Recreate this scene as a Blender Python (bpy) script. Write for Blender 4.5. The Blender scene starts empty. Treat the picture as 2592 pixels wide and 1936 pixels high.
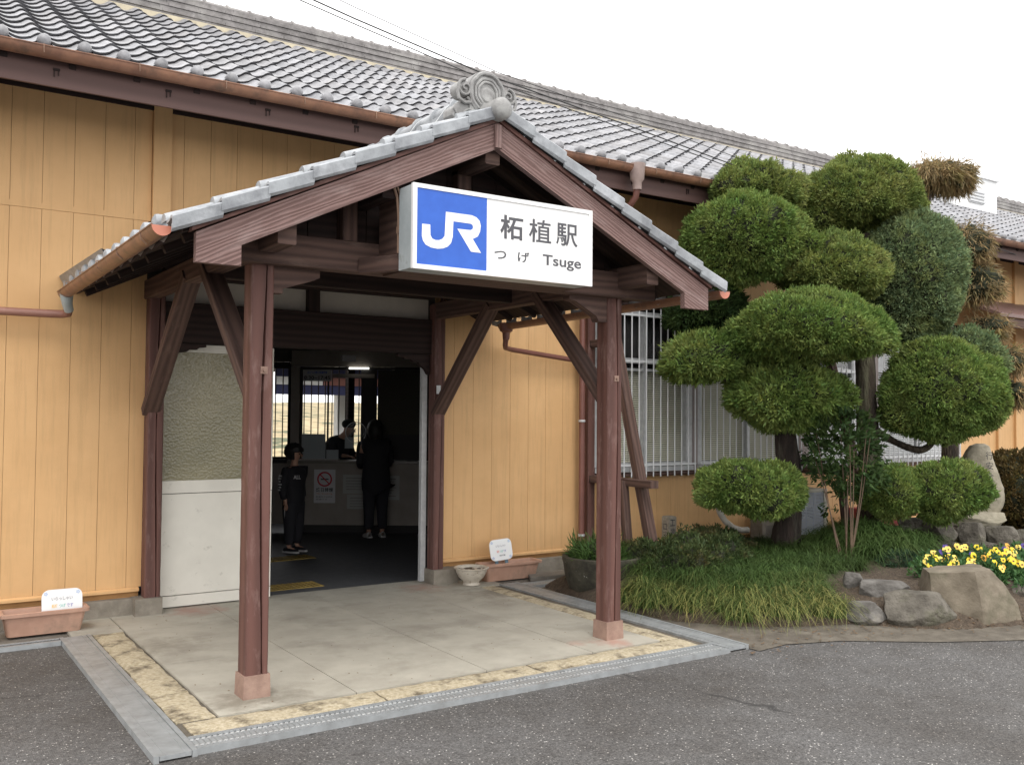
import bpy, bmesh, math, random
import numpy as np
from mathutils import Vector, Matrix, noise
rnd = random.Random(7)
R = math.radians
scene = bpy.context.scene
C = scene.collection
# ------------------------------------------------------------------ camera, sky, sun, exposure
F, YAW, PIT, ROL = 2388.5, 0.59007, 0.033706, 0.00746
cam_d = bpy.data.cameras.new("camera"); cam = bpy.data.objects.new("camera", cam_d); C.objects.link(cam)
cam_d.sensor_width = 36.0; cam_d.lens = F/2592*36.0; cam_d.clip_end = 3000; cam_d.clip_start = 0.05
cy, sy, cp, sp, cr, sr = math.cos(YAW), math.sin(YAW), math.cos(PIT), math.sin(PIT), math.cos(ROL), math.sin(ROL)
fw = Vector((sy*cp, cy*cp, sp)); r0 = Vector((cy, -sy, 0)); u0 = r0.cross(fw)
rv = r0*cr + u0*sr; uv_ = -r0*sr + u0*cr
m = Matrix((( rv.x, uv_.x, -fw.x, 0), (rv.y, uv_.y, -fw.y, 0), (rv.z, uv_.z, -fw.z, 1.7), (0,0,0,1)))
cam.matrix_world = m
scene.camera = cam
world = bpy.data.worlds.new("World"); scene.world = world; world.use_nodes = True
wn = world.node_tree; wn.nodes.clear()
SUN_EL, SUN_AZ = 62, 205
sky = wn.nodes.new("ShaderNodeTexSky"); sky.sky_type = 'NISHITA'; sky.sun_disc = False
sky.sun_elevation = R(SUN_EL); sky.sun_rotation = R(SUN_AZ); sky.dust_density = 4.0
mix = wn.nodes.new("ShaderNodeMix"); mix.data_type = 'RGBA'; mix.inputs[0].default_value = 0.88
mix.inputs[7].default_value = (11.6, 11.45, 11.3, 1)        # even cloud cover over the clear sky
bg = wn.nodes.new("ShaderNodeBackground"); bg.inputs[1].default_value = 0.13
wo = wn.nodes.new("ShaderNodeOutputWorld")
wn.links.new(sky.outputs[0], mix.inputs[6]); wn.links.new(mix.outputs[2], bg.inputs[0]); wn.links.new(bg.outputs[0], wo.inputs[0])
sun_d = bpy.data.lights.new("sun", 'SUN'); sun_d.energy = .9; sun_d.angle = R(35); sun_d.color = (1, .97, .93)
sun = bpy.data.objects.new("sun", sun_d); C.objects.link(sun)
sd = Vector((math.sin(R(SUN_AZ))*math.cos(R(SUN_EL)), math.cos(R(SUN_AZ))*math.cos(R(SUN_EL)), math.sin(R(SUN_EL))))
sun.rotation_euler = sd.to_track_quat('Z', 'Y').to_euler()
scene.view_settings.view_transform = 'Standard'; scene.view_settings.look = 'None'
scene.view_settings.exposure = 0.60; scene.view_settings.gamma = 1
# ------------------------------------------------------------------ materials
MATS = {}
def ramp(nt, pos, cols):
    r = nt.nodes.new("ShaderNodeValToRGB"); e = r.color_ramp.elements
    e[0].position = pos[0]; e[0].color = (*cols[0], 1); e[-1].position = pos[-1]; e[-1].color = (*cols[-1], 1)
    for p, c in zip(pos[1:-1], cols[1:-1]):
        q = e.new(p); q.color = (*c, 1)
    return r
def mixc(nt, fac, a, b, mode='MIX'):
    n = nt.nodes.new("ShaderNodeMix"); n.data_type = 'RGBA'; n.blend_type = mode; n.clamp_factor = True
    for s, v in ((0, fac), (6, a), (7, b)):
        if hasattr(v, 'is_linked') or isinstance(v, bpy.types.NodeSocket): nt.links.new(v, n.inputs[s])
        elif s == 0: n.inputs[0].default_value = v
        else: n.inputs[s].default_value = (*v, 1)
    return n.outputs[2]
def tex_noise(nt, vec, scale, detail=4, rough=.55, stretch=None, dist=0):
    if stretch:
        mp = nt.nodes.new("ShaderNodeMapping"); mp.inputs['Scale'].default_value = stretch
        nt.links.new(vec, mp.inputs[0]); vec = mp.outputs[0]
    n = nt.nodes.new("ShaderNodeTexNoise"); n.inputs['Scale'].default_value = scale; n.inputs['Detail'].default_value = detail
    n.inputs['Roughness'].default_value = rough; n.inputs['Distortion'].default_value = dist
    nt.links.new(vec, n.inputs['Vector']); return n.outputs['Fac']
def new_mat(name):
    m = bpy.data.materials.new(name); m.use_nodes = True; nt = m.node_tree; MATS[name] = m
    return m, nt, nt.nodes["Principled BSDF"]
def bump(nt, b, h, strength, dist=.01):
    n = nt.nodes.new("ShaderNodeBump"); n.inputs['Strength'].default_value = strength; n.inputs['Distance'].default_value = dist
    nt.links.new(h, n.inputs['Height']); nt.links.new(n.outputs[0], b.inputs['Normal'])
def M(name, c1, c2=None, rough=.75, scale=6, stretch=None, bs=.15, bscale=60, metal=0, c3=None, s3=2.0, t3=(.55,.75), spec=.4, lo=.35, hi=.65, coord='Object', bdist=.01, tint=False):
    m, nt, b = new_mat(name)
    tc = nt.nodes.new("ShaderNodeTexCoord"); v = tc.outputs[coord]
    c2 = c2 or tuple(x*.82 for x in c1)
    n1 = tex_noise(nt, v, scale, 5, .6, stretch)
    col = ramp(nt, (lo, hi), (c2, c1)); nt.links.new(n1, col.inputs[0]); out = col.outputs[0]
    if c3:
        n3 = tex_noise(nt, v, s3, 6, .65, stretch)
        r3 = ramp(nt, t3, ((0,0,0), (1,1,1))); nt.links.new(n3, r3.inputs[0])
        out = mixc(nt, r3.outputs[0], out, c3)
    if tint:
        a = nt.nodes.new("ShaderNodeAttribute"); a.attribute_name = "tint"
        out = mixc(nt, 1.0, out, a.outputs['Color'], 'MULTIPLY')
    nt.links.new(out, b.inputs['Base Color'])
    b.inputs['Roughness'].default_value = rough; b.inputs['Metallic'].default_value = metal
    b.inputs['Specular IOR Level'].default_value = spec
    if bs: bump(nt, b, tex_noise(nt, v, bscale, 3, .6, stretch), bs, bdist)
    return m
def wood(name, c1, c2, bs=.5, rough=.7, bands=22, dist=9, fade=None, fpos=(.5,.8)):
    m, nt, b = new_mat(name)
    tc = nt.nodes.new("ShaderNodeTexCoord"); mp = nt.nodes.new("ShaderNodeMapping")
    mp.inputs['Scale'].default_value = (.32, 3.0, 1); nt.links.new(tc.outputs['UV'], mp.inputs[0])
    w = nt.nodes.new("ShaderNodeTexWave"); w.bands_direction = 'Y'; w.wave_profile = 'SIN'
    w.inputs['Scale'].default_value = bands/6.28; w.inputs['Distortion'].default_value = dist
    w.inputs['Detail'].default_value = 2.5; w.inputs['Detail Scale'].default_value = 1.1; w.inputs['Detail Roughness'].default_value = .55
    nt.links.new(mp.outputs[0], w.inputs[0])
    fine = tex_noise(nt, tc.outputs['UV'], 14, 6, .7, (1.2, 22, 1))
    mm = nt.nodes.new("ShaderNodeMath"); mm.operation = 'MULTIPLY_ADD'; mm.inputs[1].default_value = .45
    nt.links.new(fine, mm.inputs[0])
    m2 = nt.nodes.new("ShaderNodeMath"); m2.operation = 'MULTIPLY'; m2.inputs[1].default_value = .6
    nt.links.new(w.outputs['Fac'], m2.inputs[0]); nt.links.new(m2.outputs[0], mm.inputs[2])
    r_ = ramp(nt, (.15, .85), (c2, c1)); nt.links.new(mm.outputs[0], r_.inputs[0]); out = r_.outputs[0]
    if fade:
        fn = tex_noise(nt, tc.outputs['UV'], 3, 6, .7, (1, 4, 1))
        fr = ramp(nt, fpos, ((0,0,0), (.85,.85,.85))); nt.links.new(fn, fr.inputs[0])
        out = mixc(nt, fr.outputs[0], out, fade)
    nt.links.new(out, b.inputs['Base Color']); b.inputs['Roughness'].default_value = rough
    b.inputs['Specular IOR Level'].default_value = .3
    bump(nt, b, mm.outputs[0], bs, .006)
    return m
def flat(name, c, rough=.6, metal=0, emit=0):
    m, nt, b = new_mat(name); b.inputs['Base Color'].default_value = (*c, 1)
    b.inputs['Roughness'].default_value = rough; b.inputs['Metallic'].default_value = metal
    if emit: b.inputs['Emission Color'].default_value = (*c, 1); b.inputs['Emission Strength'].default_value = emit
    return m
W_BARGE = wood('weathered_brown_board', (.245,.158,.143), (.125,.074,.066), .7, .8, 30, 9, (.32,.24,.225), (.50,.80))
W_POST = wood('reddish_brown_post', (.145,.069,.056), (.095,.045,.037), .35, .6, 7, 3, (.245,.155,.135), (.53,.74))
W_DARK = wood('dark_brown_timber', (.036,.021,.018), (.018,.011,.010), .3, .8, 10, 6)  # colour darkened to deepen the shade under porch and eaves
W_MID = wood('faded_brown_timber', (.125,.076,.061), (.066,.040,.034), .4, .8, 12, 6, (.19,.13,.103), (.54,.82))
W_FASCIA = wood('brown_fascia_paint', (.120,.070,.062), (.090,.052,.046), .15, .6, 6, 3)
M_WALL = M('ochre_wall_paint', (.71,.440,.210), (.66,.400,.185), .62, 2.2, None, .12, 140, c3=(.60,.37,.175), s3=1.3, t3=(.52,.80), spec=.35)
def streaks(m, c, amt=.55):                                        # rain streaks and small scuffs in the paint
    nt = m.node_tree; b = nt.nodes["Principled BSDF"]; old = b.inputs['Base Color'].links[0].from_socket
    tc = nt.nodes.new("ShaderNodeTexCoord"); n = tex_noise(nt, tc.outputs['Object'], 2.2, 6, .7, (9,1,.55))
    r1 = ramp(nt, (.50,.78), ((0,0,0), (amt,amt,amt))); nt.links.new(n, r1.inputs[0])
    out = mixc(nt, r1.outputs[0], old, c)
    n2 = tex_noise(nt, tc.outputs['Object'], 26, 4, .8); r2 = ramp(nt, (.70,.76), ((0,0,0), (.5,.5,.5))); nt.links.new(n2, r2.inputs[0])
    out = mixc(nt, r2.outputs[0], out, tuple(x*.6 for x in c)); nt.links.new(out, b.inputs['Base Color'])
streaks(M_WALL, (.48,.29,.135))
M_GROOVE = flat('groove_stain_paint', (.36,.21,.09), .9)  # dirt-stained darker ochre in the board joints
M_CONC = M('foundation_concrete', (.30,.27,.225), (.21,.185,.15), .9, 7, None, .4, 70, c3=(.13,.115,.09), s3=3, t3=(.5,.75))
M_SLAB = M('slab_concrete', (.44,.415,.35), (.365,.34,.285), .85, 3.5, None, .25, 130, c3=(.25,.23,.19), s3=1.9, t3=(.50,.80))
def stain(m, pts, c):                                              # old paint and rust marks on the concrete
    nt = m.node_tree; b = nt.nodes["Principled BSDF"]; tc = nt.nodes.new("ShaderNodeTexCoord"); n = tex_noise(nt, tc.outputs['Object'], 7, 6, .7)
    for (x, y, r_, a) in pts:
        d = nt.nodes.new("ShaderNodeVectorMath"); d.operation = 'DISTANCE'; nt.links.new(tc.outputs['Object'], d.inputs[0]); d.inputs[1].default_value = (x, y, 0)
        q = nt.nodes.new("ShaderNodeMath"); q.operation = 'DIVIDE'; nt.links.new(d.outputs['Value'], q.inputs[0]); q.inputs[1].default_value = r_
        w = nt.nodes.new("ShaderNodeMath"); w.operation = 'MULTIPLY_ADD'; nt.links.new(n, w.inputs[0]); w.inputs[1].default_value = 1.8; nt.links.new(q.outputs[0], w.inputs[2])
        rr = ramp(nt, (.9/2, 1.6/2), ((a,a,a), (0,0,0))); h = nt.nodes.new("ShaderNodeMath"); h.operation = 'MULTIPLY'; h.inputs[1].default_value = .5; nt.links.new(w.outputs[0], h.inputs[0]); nt.links.new(h.outputs[0], rr.inputs[0])
        old = b.inputs['Base Color'].links[0].from_socket; nt.links.new(mixc(nt, rr.outputs[0], old, c), b.inputs['Base Color'])
stain(M_SLAB, [(2.3,8.30,.42,.7),(4.45,8.22,.40,.6),(4.62,5.50,.26,.8),(4.35,5.62,.16,.5)], (.40,.22,.17))
stain(M_SLAB, [(1.80,5.55,.35,.7),(2.05,5.50,.30,.6),(4.95,7.6,.6,.6),(1.7,7.2,.5,.5)], (.16,.14,.105))
M_KERB = M('yellow_kerb_stone', (.53,.465,.34), (.36,.30,.195), .9, 40, None, 1.0, 55, c3=(.13,.105,.07), s3=6, t3=(.51,.66))
M_TILE = M('grey_clay_tile', (.285,.285,.30), (.18,.18,.19), .40, 14, None, .15, 90, c3=(.34,.33,.325), s3=5, t3=(.55,.8), spec=.5, tint=True)
M_RIDGE = M('weathered_ridge_tile', (.27,.255,.25), (.15,.14,.136), .6, 9, None, .25, 60, c3=(.38,.37,.35), s3=3, t3=(.5,.8), tint=True)
M_PTILE = M('silver_porch_tile', (.34,.36,.375), (.21,.22,.235), .38, 9, None, .15, 60, c3=(.47,.49,.51), s3=4, t3=(.5,.72), spec=.5, tint=True)
M_ONI = M('ornament_tile', (.33,.33,.325), (.22,.215,.21), .6, 12, None, .3, 50, c3=(.42,.42,.40), s3=6, t3=(.5,.8))
M_CREAM = M('cream_plaster', (.58,.52,.38), (.45,.40,.30), .9)
M_PLASTER = M('white_plaster', (.50,.46,.41), (.42,.385,.34), .9, 4)
M_GUTTER = M('copper_brown_gutter', (.30,.155,.095), (.20,.10,.065), .4, 5, None, .1, 40, c3=(.11,.07,.05), s3=7, t3=(.5,.75))
M_CAP = flat('orange_gutter_cap', (.55,.20,.13), .45)
M_PIPE = M('pink_brown_pipe', (.33,.165,.125), (.26,.125,.095), .45, 3, None, .05, 30)
M_DPIPE = M('red_brown_pipe', (.22,.095,.075), (.16,.07,.055), .4, 3, None, .05, 30)
M_SPOUT = M('pale_spout', (.42,.47,.47), (.33,.37,.37), .5)
M_ALU = M('dull_aluminium', (.62,.63,.635), (.52,.53,.54), .42, 20, None, .05, 90, metal=.15)
M_BAR = flat('silver_bar', (.78,.79,.80), .4, 0)
M_WHITEPANEL = M('off_white_door_panel', (.74,.715,.64), (.67,.645,.575), .5, 3, None, .04, 60, c3=(.45,.43,.37), s3=9, t3=(.62,.75))
M_GRATE = M('galvanised_steel', (.42,.44,.45), (.32,.335,.34), .5, 9, None, .1, 90, c3=(.25,.25,.245), s3=4, t3=(.5,.8), metal=.45)
M_GRATED = flat('drain_dark', (.05,.05,.05), .8)
M_TERRA = M('pale_terracotta_plastic', (.52,.32,.235), (.43,.255,.185), .6, 5, None, .1, 60, c3=(.30,.20,.15), s3=6, t3=(.5,.75))
M_SOIL = M('soil', (.115,.085,.06), (.06,.045,.032), .95, 22, None, 1.0, 60, c3=(.19,.15,.11), s3=30, t3=(.55,.7), bdist=.03)
M_CARD = flat('white_card', (.82,.83,.83), .4)
M_POSTBASE = M('pink_brown_base', (.35,.235,.185), (.25,.16,.125), .8, 9, None, .3, 60, c3=(.22,.14,.11), s3=5, t3=(.5,.75))
M_GLASSDARK = flat('dark_room_glass', (.02,.022,.025), .12)
M_BLIND = M('beige_blind', (.74,.725,.60), (.66,.645,.52), .7, 3, None, 0)
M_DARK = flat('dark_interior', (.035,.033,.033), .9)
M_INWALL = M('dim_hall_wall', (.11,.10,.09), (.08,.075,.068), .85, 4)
M_COUNTER = M('counter_panel', (.30,.27,.24), (.25,.225,.20), .7, 4)
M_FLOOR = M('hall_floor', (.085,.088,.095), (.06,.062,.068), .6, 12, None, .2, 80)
M_ROCK = M('garden_rock', (.185,.168,.14), (.070,.062,.05), .9, 5, None, .8, 26, c3=(.085,.085,.05), s3=3.2, t3=(.52,.7), bdist=.03)
M_ROCK2 = M('grey_garden_rock', (.185,.175,.16), (.085,.078,.07), .9, 6, None, .6, 30, c3=(.30,.275,.23), s3=4, t3=(.55,.75), bdist=.02)
M_MONU = M('pale_monument_stone', (.40,.36,.28), (.24,.215,.16), .85, 4, None, .4, 40, c3=(.17,.16,.11), s3=2.5, t3=(.5,.75), bdist=.02)
M_BARK = M('dark_bark', (.050,.036,.030), (.020,.015,.013), .95, 12, (1,1,.2), 1.0, 40, c3=(.10,.09,.07), s3=10, t3=(.5,.7), bdist=.04)
M_BARK2 = M('grey_brown_bark', (.085,.064,.046), (.034,.026,.020), .95, 12, (1,1,.2), 1.0, 40, c3=(.13,.13,.08), s3=6, t3=(.5,.7), bdist=.04)
M_CORE = flat('dark_core', (.022,.026,.012), .95)  # near-black foliage core: shade between the tufts put into its colour
M_BLACK = flat('black_lettering', (.035,.035,.04), .6)
M_GREYTXT = flat('dark_grey_lettering', (.075,.075,.085), .5)
M_BLUE = M('sign_blue', (.028,.125,.56), (.022,.105,.50), .35, 8, None, 0)
M_SIGNWHITE = flat('sign_white', (.86,.86,.85), .3)
M_CABLE = flat('black_cable', (.03,.03,.03), .6)
M_TAN = M('tan_conduit', (.30,.19,.13), (.22,.14,.10), .6)
# asphalt: dark binder, pale and brown aggregate chips, damp stains
def asphalt():
    m, nt, b = new_mat('asphalt'); tc = nt.nodes.new("ShaderNodeTexCoord"); v = tc.outputs['Object']
    n = tex_noise(nt, v, 55, 5, .8); r1 = ramp(nt, (.32,.68), ((.036,.034,.033), (.175,.170,.167))); nt.links.new(n, r1.inputs[0])
    vo = nt.nodes.new("ShaderNodeTexVoronoi"); vo.inputs['Scale'].default_value = 100; nt.links.new(v, vo.inputs[0])
    sp_ = nt.nodes.new("ShaderNodeSeparateColor"); nt.links.new(vo.outputs['Color'], sp_.inputs[0])
    rr = ramp(nt, (.0,.50,.80,.955,.985), ((.030,.029,.028), (.085,.082,.080), (.15,.145,.138), (.22,.21,.20), (.70,.68,.64))); nt.links.new(sp_.outputs[0], rr.inputs[0])
    rd = ramp(nt, (.25,.55), ((1,1,1), (0,0,0))); nt.links.new(vo.outputs['Distance'], rd.inputs[0])
    c = mixc(nt, rd.outputs[0], r1.outputs[0], rr.outputs[0])
    big = tex_noise(nt, v, .55, 9, .72); rb = ramp(nt, (.36,.60), ((.58,.54,.50), (1,1,1))); nt.links.new(big, rb.inputs[0])
    c = mixc(nt, 1.0, c, rb.outputs[0], 'MULTIPLY')
    wv = nt.nodes.new("ShaderNodeTexNoise"); wv.inputs['Scale'].default_value = 3; wv.inputs['Detail'].default_value = 6; nt.links.new(v, wv.inputs['Vector'])
    va = nt.nodes.new("ShaderNodeVectorMath"); va.operation = 'MULTIPLY_ADD'; nt.links.new(wv.outputs['Color'], va.inputs[0]); va.inputs[1].default_value = (.5,.5,0); nt.links.new(v, va.inputs[2])
    cr_ = nt.nodes.new("ShaderNodeTexVoronoi"); cr_.feature = 'DISTANCE_TO_EDGE'; cr_.inputs['Scale'].default_value = .55; nt.links.new(va.outputs[0], cr_.inputs['Vector'])
    rc = ramp(nt, (.0035,.0075), ((.75,.75,.75), (0,0,0))); nt.links.new(cr_.outputs['Distance'], rc.inputs[0])
    mk = ramp(nt, (.52,.60), ((0,0,0), (1,1,1))); nt.links.new(tex_noise(nt, v, .8, 3), mk.inputs[0])
    mu = nt.nodes.new("ShaderNodeMath"); mu.operation = 'MULTIPLY'; nt.links.new(rc.outputs[0], mu.inputs[0]); nt.links.new(mk.outputs[0], mu.inputs[1])
    c = mixc(nt, mu.outputs[0], c, (.02,.019,.018))
    nt.links.new(c, b.inputs['Base Color']); b.inputs['Roughness'].default_value = .85
    bump(nt, b, vo.outputs['Distance'], .5, .006); return m
M_ASPH = asphalt()
M_APRON = M('worn_kerbside_concrete', (.165,.145,.115), (.105,.09,.07), .9, 8, None, .6, 90, c3=(.07,.058,.045), s3=1.8, t3=(.48,.7))
M_STRIP = M('wall_foot_concrete', (.20,.185,.16), (.14,.125,.105), .9, 6, None, .5, 90, c3=(.10,.085,.065), s3=2, t3=(.5,.75))
def leafmat(name, a, b_, c, scale=2.6, trans=.25):
    m, nt, b = new_mat(name); tc = nt.nodes.new("ShaderNodeTexCoord"); v = tc.outputs['Object']
    n = tex_noise(nt, v, scale, 5, .65); r1 = ramp(nt, (.32,.5,.68), (a, b_, c)); nt.links.new(n, r1.inputs[0])
    at = nt.nodes.new("ShaderNodeAttribute"); at.attribute_name = "tint"
    out = mixc(nt, 1.0, r1.outputs[0], at.outputs['Color'], 'MULTIPLY')
    nt.links.new(out, b.inputs['Base Color']); b.inputs['Roughness'].default_value = .65; b.inputs['Specular IOR Level'].default_value = .25
    tr = nt.nodes.new("ShaderNodeBsdfTranslucent"); nt.links.new(out, tr.inputs[0])
    ms = nt.nodes.new("ShaderNodeMixShader"); ms.inputs[0].default_value = trans
    o = nt.nodes["Material Output"]; nt.links.new(b.outputs[0], ms.inputs[1]); nt.links.new(tr.outputs[0], ms.inputs[2]); nt.links.new(ms.outputs[0], o.inputs[0])
    return m
L_GREEN = leafmat('juniper_green', (.110,.190,.042), (.165,.235,.058), (.225,.275,.080))
L_OLIVE = leafmat('juniper_olive', (.130,.185,.050), (.195,.240,.064), (.255,.280,.090))
L_BLUE = leafmat('juniper_blue_green', (.140,.200,.095), (.185,.245,.115), (.220,.260,.095))
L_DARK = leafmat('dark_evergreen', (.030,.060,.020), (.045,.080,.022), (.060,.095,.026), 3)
L_BROWN = leafmat('tan_cypress', (.20,.165,.075), (.30,.215,.11), (.25,.22,.08), 4)
L_SHRUB = leafmat('bronze_green_shrub', (.045,.075,.026), (.065,.090,.030), (.120,.095,.045), 3)
L_HEDGE = leafmat('russet_hedge', (.07,.06,.02), (.11,.075,.028), (.12,.10,.03), 6)
L_GRASS = leafmat('mondo_grass', (.055,.105,.025), (.070,.125,.030), (.090,.135,.035), 2, .2)
L_PANSY = leafmat('pansy_leaf', (.05,.12,.04), (.07,.15,.05), (.09,.17,.06), 8)
# ------------------------------------------------------------------ mesh helpers
def tag(o, label=None, cat=None, group=None, kind=None):
    if label: o['label'] = label
    if cat: o['category'] = cat
    if group: o['group'] = group
    if kind: o['kind'] = kind
    return o
def empty(name, loc=(0,0,0), label=None, cat=None, group=None, rz=0):
    o = bpy.data.objects.new(name, None); C.objects.link(o); o.location = loc; o.rotation_euler = (0,0,rz)
    return tag(o, label, cat, group)
class MB:
    def __init__(s): s.v = []; s.f = []; s.uv = []; s.t = []; s.tint = (1,1,1)
    def add(s, vs, fs, uvs=None):
        b = len(s.v); s.v += [tuple(p) for p in vs]
        for i, f in enumerate(fs):
            s.f.append(tuple(b+k for k in f)); s.t.append(s.tint)
            if uvs: s.uv.append(uvs[i])
            else:
                P = [Vector(vs[k]) for k in f]; n = (P[1]-P[0]).cross(P[2]-P[0]); a = max(range(3), key=lambda q: abs(n[q]))
                s.uv.append([((p.x, p.z) if a == 1 else (p.y, p.z) if a == 0 else (p.x, p.y)) for p in P])
        return s
    def box(s, x0, x1, y0, y1, z0, z1):
        vs = [(x,y,z) for z in (z0,z1) for y in (y0,y1) for x in (x0,x1)]
        return s.add(vs, [(0,2,3,1),(4,5,7,6),(0,1,5,4),(2,6,7,3),(0,4,6,2),(1,3,7,5)])
    def beam(s, p0, p1, w, h, up=(0,0,1), ch=.006, segs=1, wob=0):
        p0, p1 = Vector(p0), Vector(p1); ax = (p1-p0); L = ax.length; ax.normalize()
        sd_ = ax.cross(Vector(up)).normalized(); up_ = sd_.cross(ax)
        a, b = w/2, h/2; ch = min(ch, a*.4, b*.4)
        pr = [(-a+ch,-b),(a-ch,-b),(a,-b+ch),(a,b-ch),(a-ch,b),(-a+ch,b),(-a,b-ch),(-a,-b+ch)]
        per = [0]
        for i in range(8): per.append(per[-1]+math.dist(pr[i], pr[(i+1)%8]))
        u_, v_ = rnd.random()*9, rnd.random()*9
        vs, fs, us = [], [], []
        for k in range(segs+1):
            t = k/segs; c = p0+ax*L*t
            for (x, y) in pr:
                j = (rnd.random()-.5)*wob
                vs.append(c+sd_*(x*(1+0)+j)+up_*(y+j*.7))
        for k in range(segs):
            for i in range(8):
                j = (i+1) % 8; q = k*8
                fs.append((q+i, q+j, q+8+j, q+8+i))
                us.append([(u_+L*k/segs, v_+per[i]), (u_+L*k/segs, v_+per[i+1]), (u_+L*(k+1)/segs, v_+per[i+1]), (u_+L*(k+1)/segs, v_+per[i])])
        fs.append(tuple(range(7,-1,-1))); us.append([(u_+pr[i][0]*.3, v_+pr[i][1]) for i in range(7,-1,-1)])
        fs.append(tuple(segs*8+i for i in range(8))); us.append([(u_+pr[i][0]*.3, v_+pr[i][1]) for i in range(8)])
        return s.add(vs, fs, us)
    def tube(s, pts, r, n=10, cap=True):
        pts = [Vector(p) for p in pts]; rs = r if isinstance(r, (list, tuple)) else [r]*len(pts)
        vs, fs = [], []; up = None
        for i, p in enumerate(pts):
            d = (pts[min(i+1, len(pts)-1)]-pts[max(i-1, 0)]).normalized()
            if up is None: up = d.orthogonal().normalized()
            a = (up-d*up.dot(d)).normalized(); up = a; b = d.cross(a)
            for k in range(n):
                t = 2*math.pi*k/n; vs.append(p+a*math.cos(t)*rs[i]+b*math.sin(t)*rs[i])
        for i in range(len(pts)-1):
            for k in range(n):
                l = (k+1) % n; fs.append((i*n+k, i*n+l, (i+1)*n+l, (i+1)*n+k))
        if cap: fs += [tuple(range(n-1,-1,-1)), tuple((len(pts)-1)*n+k for k in range(n))]
        return s.add(vs, fs)
    def prism(s, poly, fn, d):
        """poly: 2D outline; fn maps (a, b, depth) to 3D; d: (near, far)"""
        n = len(poly); vs = [fn(a, b, d[0]) for a, b in poly]+[fn(a, b, d[1]) for a, b in poly]
        fs = [tuple(range(n-1,-1,-1)), tuple(range(n, 2*n))]+[(i, (i+1) % n, n+(i+1) % n, n+i) for i in range(n)]
        return s.add(vs, fs)
    def lathe(s, prof, c, n=20, axis='z', sx=1, sy_=1):
        vs, fs = [], []
        for (r, h) in prof:
            for k in range(n):
                t = 2*math.pi*k/n; x, y = r*math.cos(t)*sx, r*math.sin(t)*sy_
                vs.append((c[0]+x, c[1]+y, c[2]+h) if axis == 'z' else (c[0]+x, c[1]+h, c[2]+y) if axis == 'y' else (c[0]+h, c[1]+x, c[2]+y))
        m_ = len(prof)
        for i in range(m_-1):
            for k in range(n):
                l = (k+1) % n; fs.append((i*n+k, i*n+l, (i+1)*n+l, (i+1)*n+k))
        if prof[0][0] > 1e-5: fs.append(tuple(range(n-1,-1,-1)))
        if prof[-1][0] > 1e-5: fs.append(tuple((m_-1)*n+k for k in range(n)))
        return s.add(vs, fs)
    def build(s, name, mat, parent=None, smooth=False, label=None, cat=None, group=None, kind=None, fixn=True):
        me = bpy.data.meshes.new(name); me.from_pydata(s.v, [], s.f)
        ul = me.uv_layers.new(name="uv"); flatuv = [c for f in s.uv for p in f for c in p]
        if len(flatuv) == 2*len(me.loops): ul.data.foreach_set('uv', flatuv)
        ca = me.color_attributes.new("tint", 'FLOAT_COLOR', 'CORNER'); cols = []
        for f, t in zip(s.f, s.t): cols += [t[0], t[1], t[2], 1]*len(f)
        ca.data.foreach_set('color', cols)
        if fixn:
            b = bmesh.new(); b.from_mesh(me); bmesh.ops.recalc_face_normals(b, faces=b.faces); b.to_mesh(me); b.free()
        me.materials.append(mat)
        if smooth:
            me.polygons.foreach_set('use_smooth', [True]*len(me.polygons))
            try: me.set_sharp_from_angle(angle=R(40))
            except Exception: pass
        me.update()
        o = bpy.data.objects.new(name, me); C.objects.link(o)
        if parent: o.parent = parent
        return tag(o, label, cat, group, kind)
def gen(name, verts, quads, mat, parent, tint=None, nv=4, smooth=False):
    """numpy mesh of separate faces with nv corners each"""
    me = bpy.data.meshes.new(name); nf = len(quads)
    me.vertices.add(len(verts)); me.vertices.foreach_set('co', verts.astype(np.float32).ravel())
    me.loops.add(nf*nv); me.loops.foreach_set('vertex_index', quads.astype(np.int32).ravel())
    me.polygons.add(nf); me.polygons.foreach_set('loop_start', np.arange(nf, dtype=np.int32)*nv)
    me.polygons.foreach_set('loop_total', np.full(nf, nv, dtype=np.int32))
    me.update(calc_edges=True)
    if tint is not None:
        ca = me.color_attributes.new("tint", 'FLOAT_COLOR', 'CORNER'); ca.data.foreach_set('color', np.concatenate([tint, np.ones((len(tint),1))], 1).astype(np.float32).ravel())
    me.materials.append(mat)
    if smooth: me.polygons.foreach_set('use_smooth', [True]*nf)
    o = bpy.data.objects.new(name, me); C.objects.link(o)
    if parent: o.parent = parent
    return o
def text(body, size, mat, name, parent, loc, rot=(R(90),0,0), w=None, h=None, bold=0, kind=None):
    cu = bpy.data.curves.new(name, 'FONT'); cu.body = body; cu.size = size; cu.offset = bold; cu.resolution_u = 4
    cu.align_x = 'LEFT'
    t = bpy.data.objects.new(name+"_tmp", cu); C.objects.link(t); bpy.context.view_layer.update()
    me = bpy.data.meshes.new_from_object(t.evaluated_get(bpy.context.evaluated_depsgraph_get()))
    bpy.data.objects.remove(t)
    co = np.zeros(len(me.vertices)*3); me.vertices.foreach_get('co', co); co = co.reshape(-1,3)
    mn, mx = co.min(0), co.max(0)
    co[:,0] -= mn[0]; co[:,1] -= mn[1]
    if w: co[:,0] *= w/(mx[0]-mn[0])
    if h: co[:,1] *= h/(mx[1]-mn[1])
    me.vertices.foreach_set('co', co.ravel()); me.materials.clear(); me.materials.append(mat); me.update()
    o = bpy.data.objects.new(name, me); C.objects.link(o); o.location = loc; o.rotation_euler = rot
    if parent: o.parent = parent
    return o
def struct(o): o['kind'] = 'structure'; return o
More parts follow.
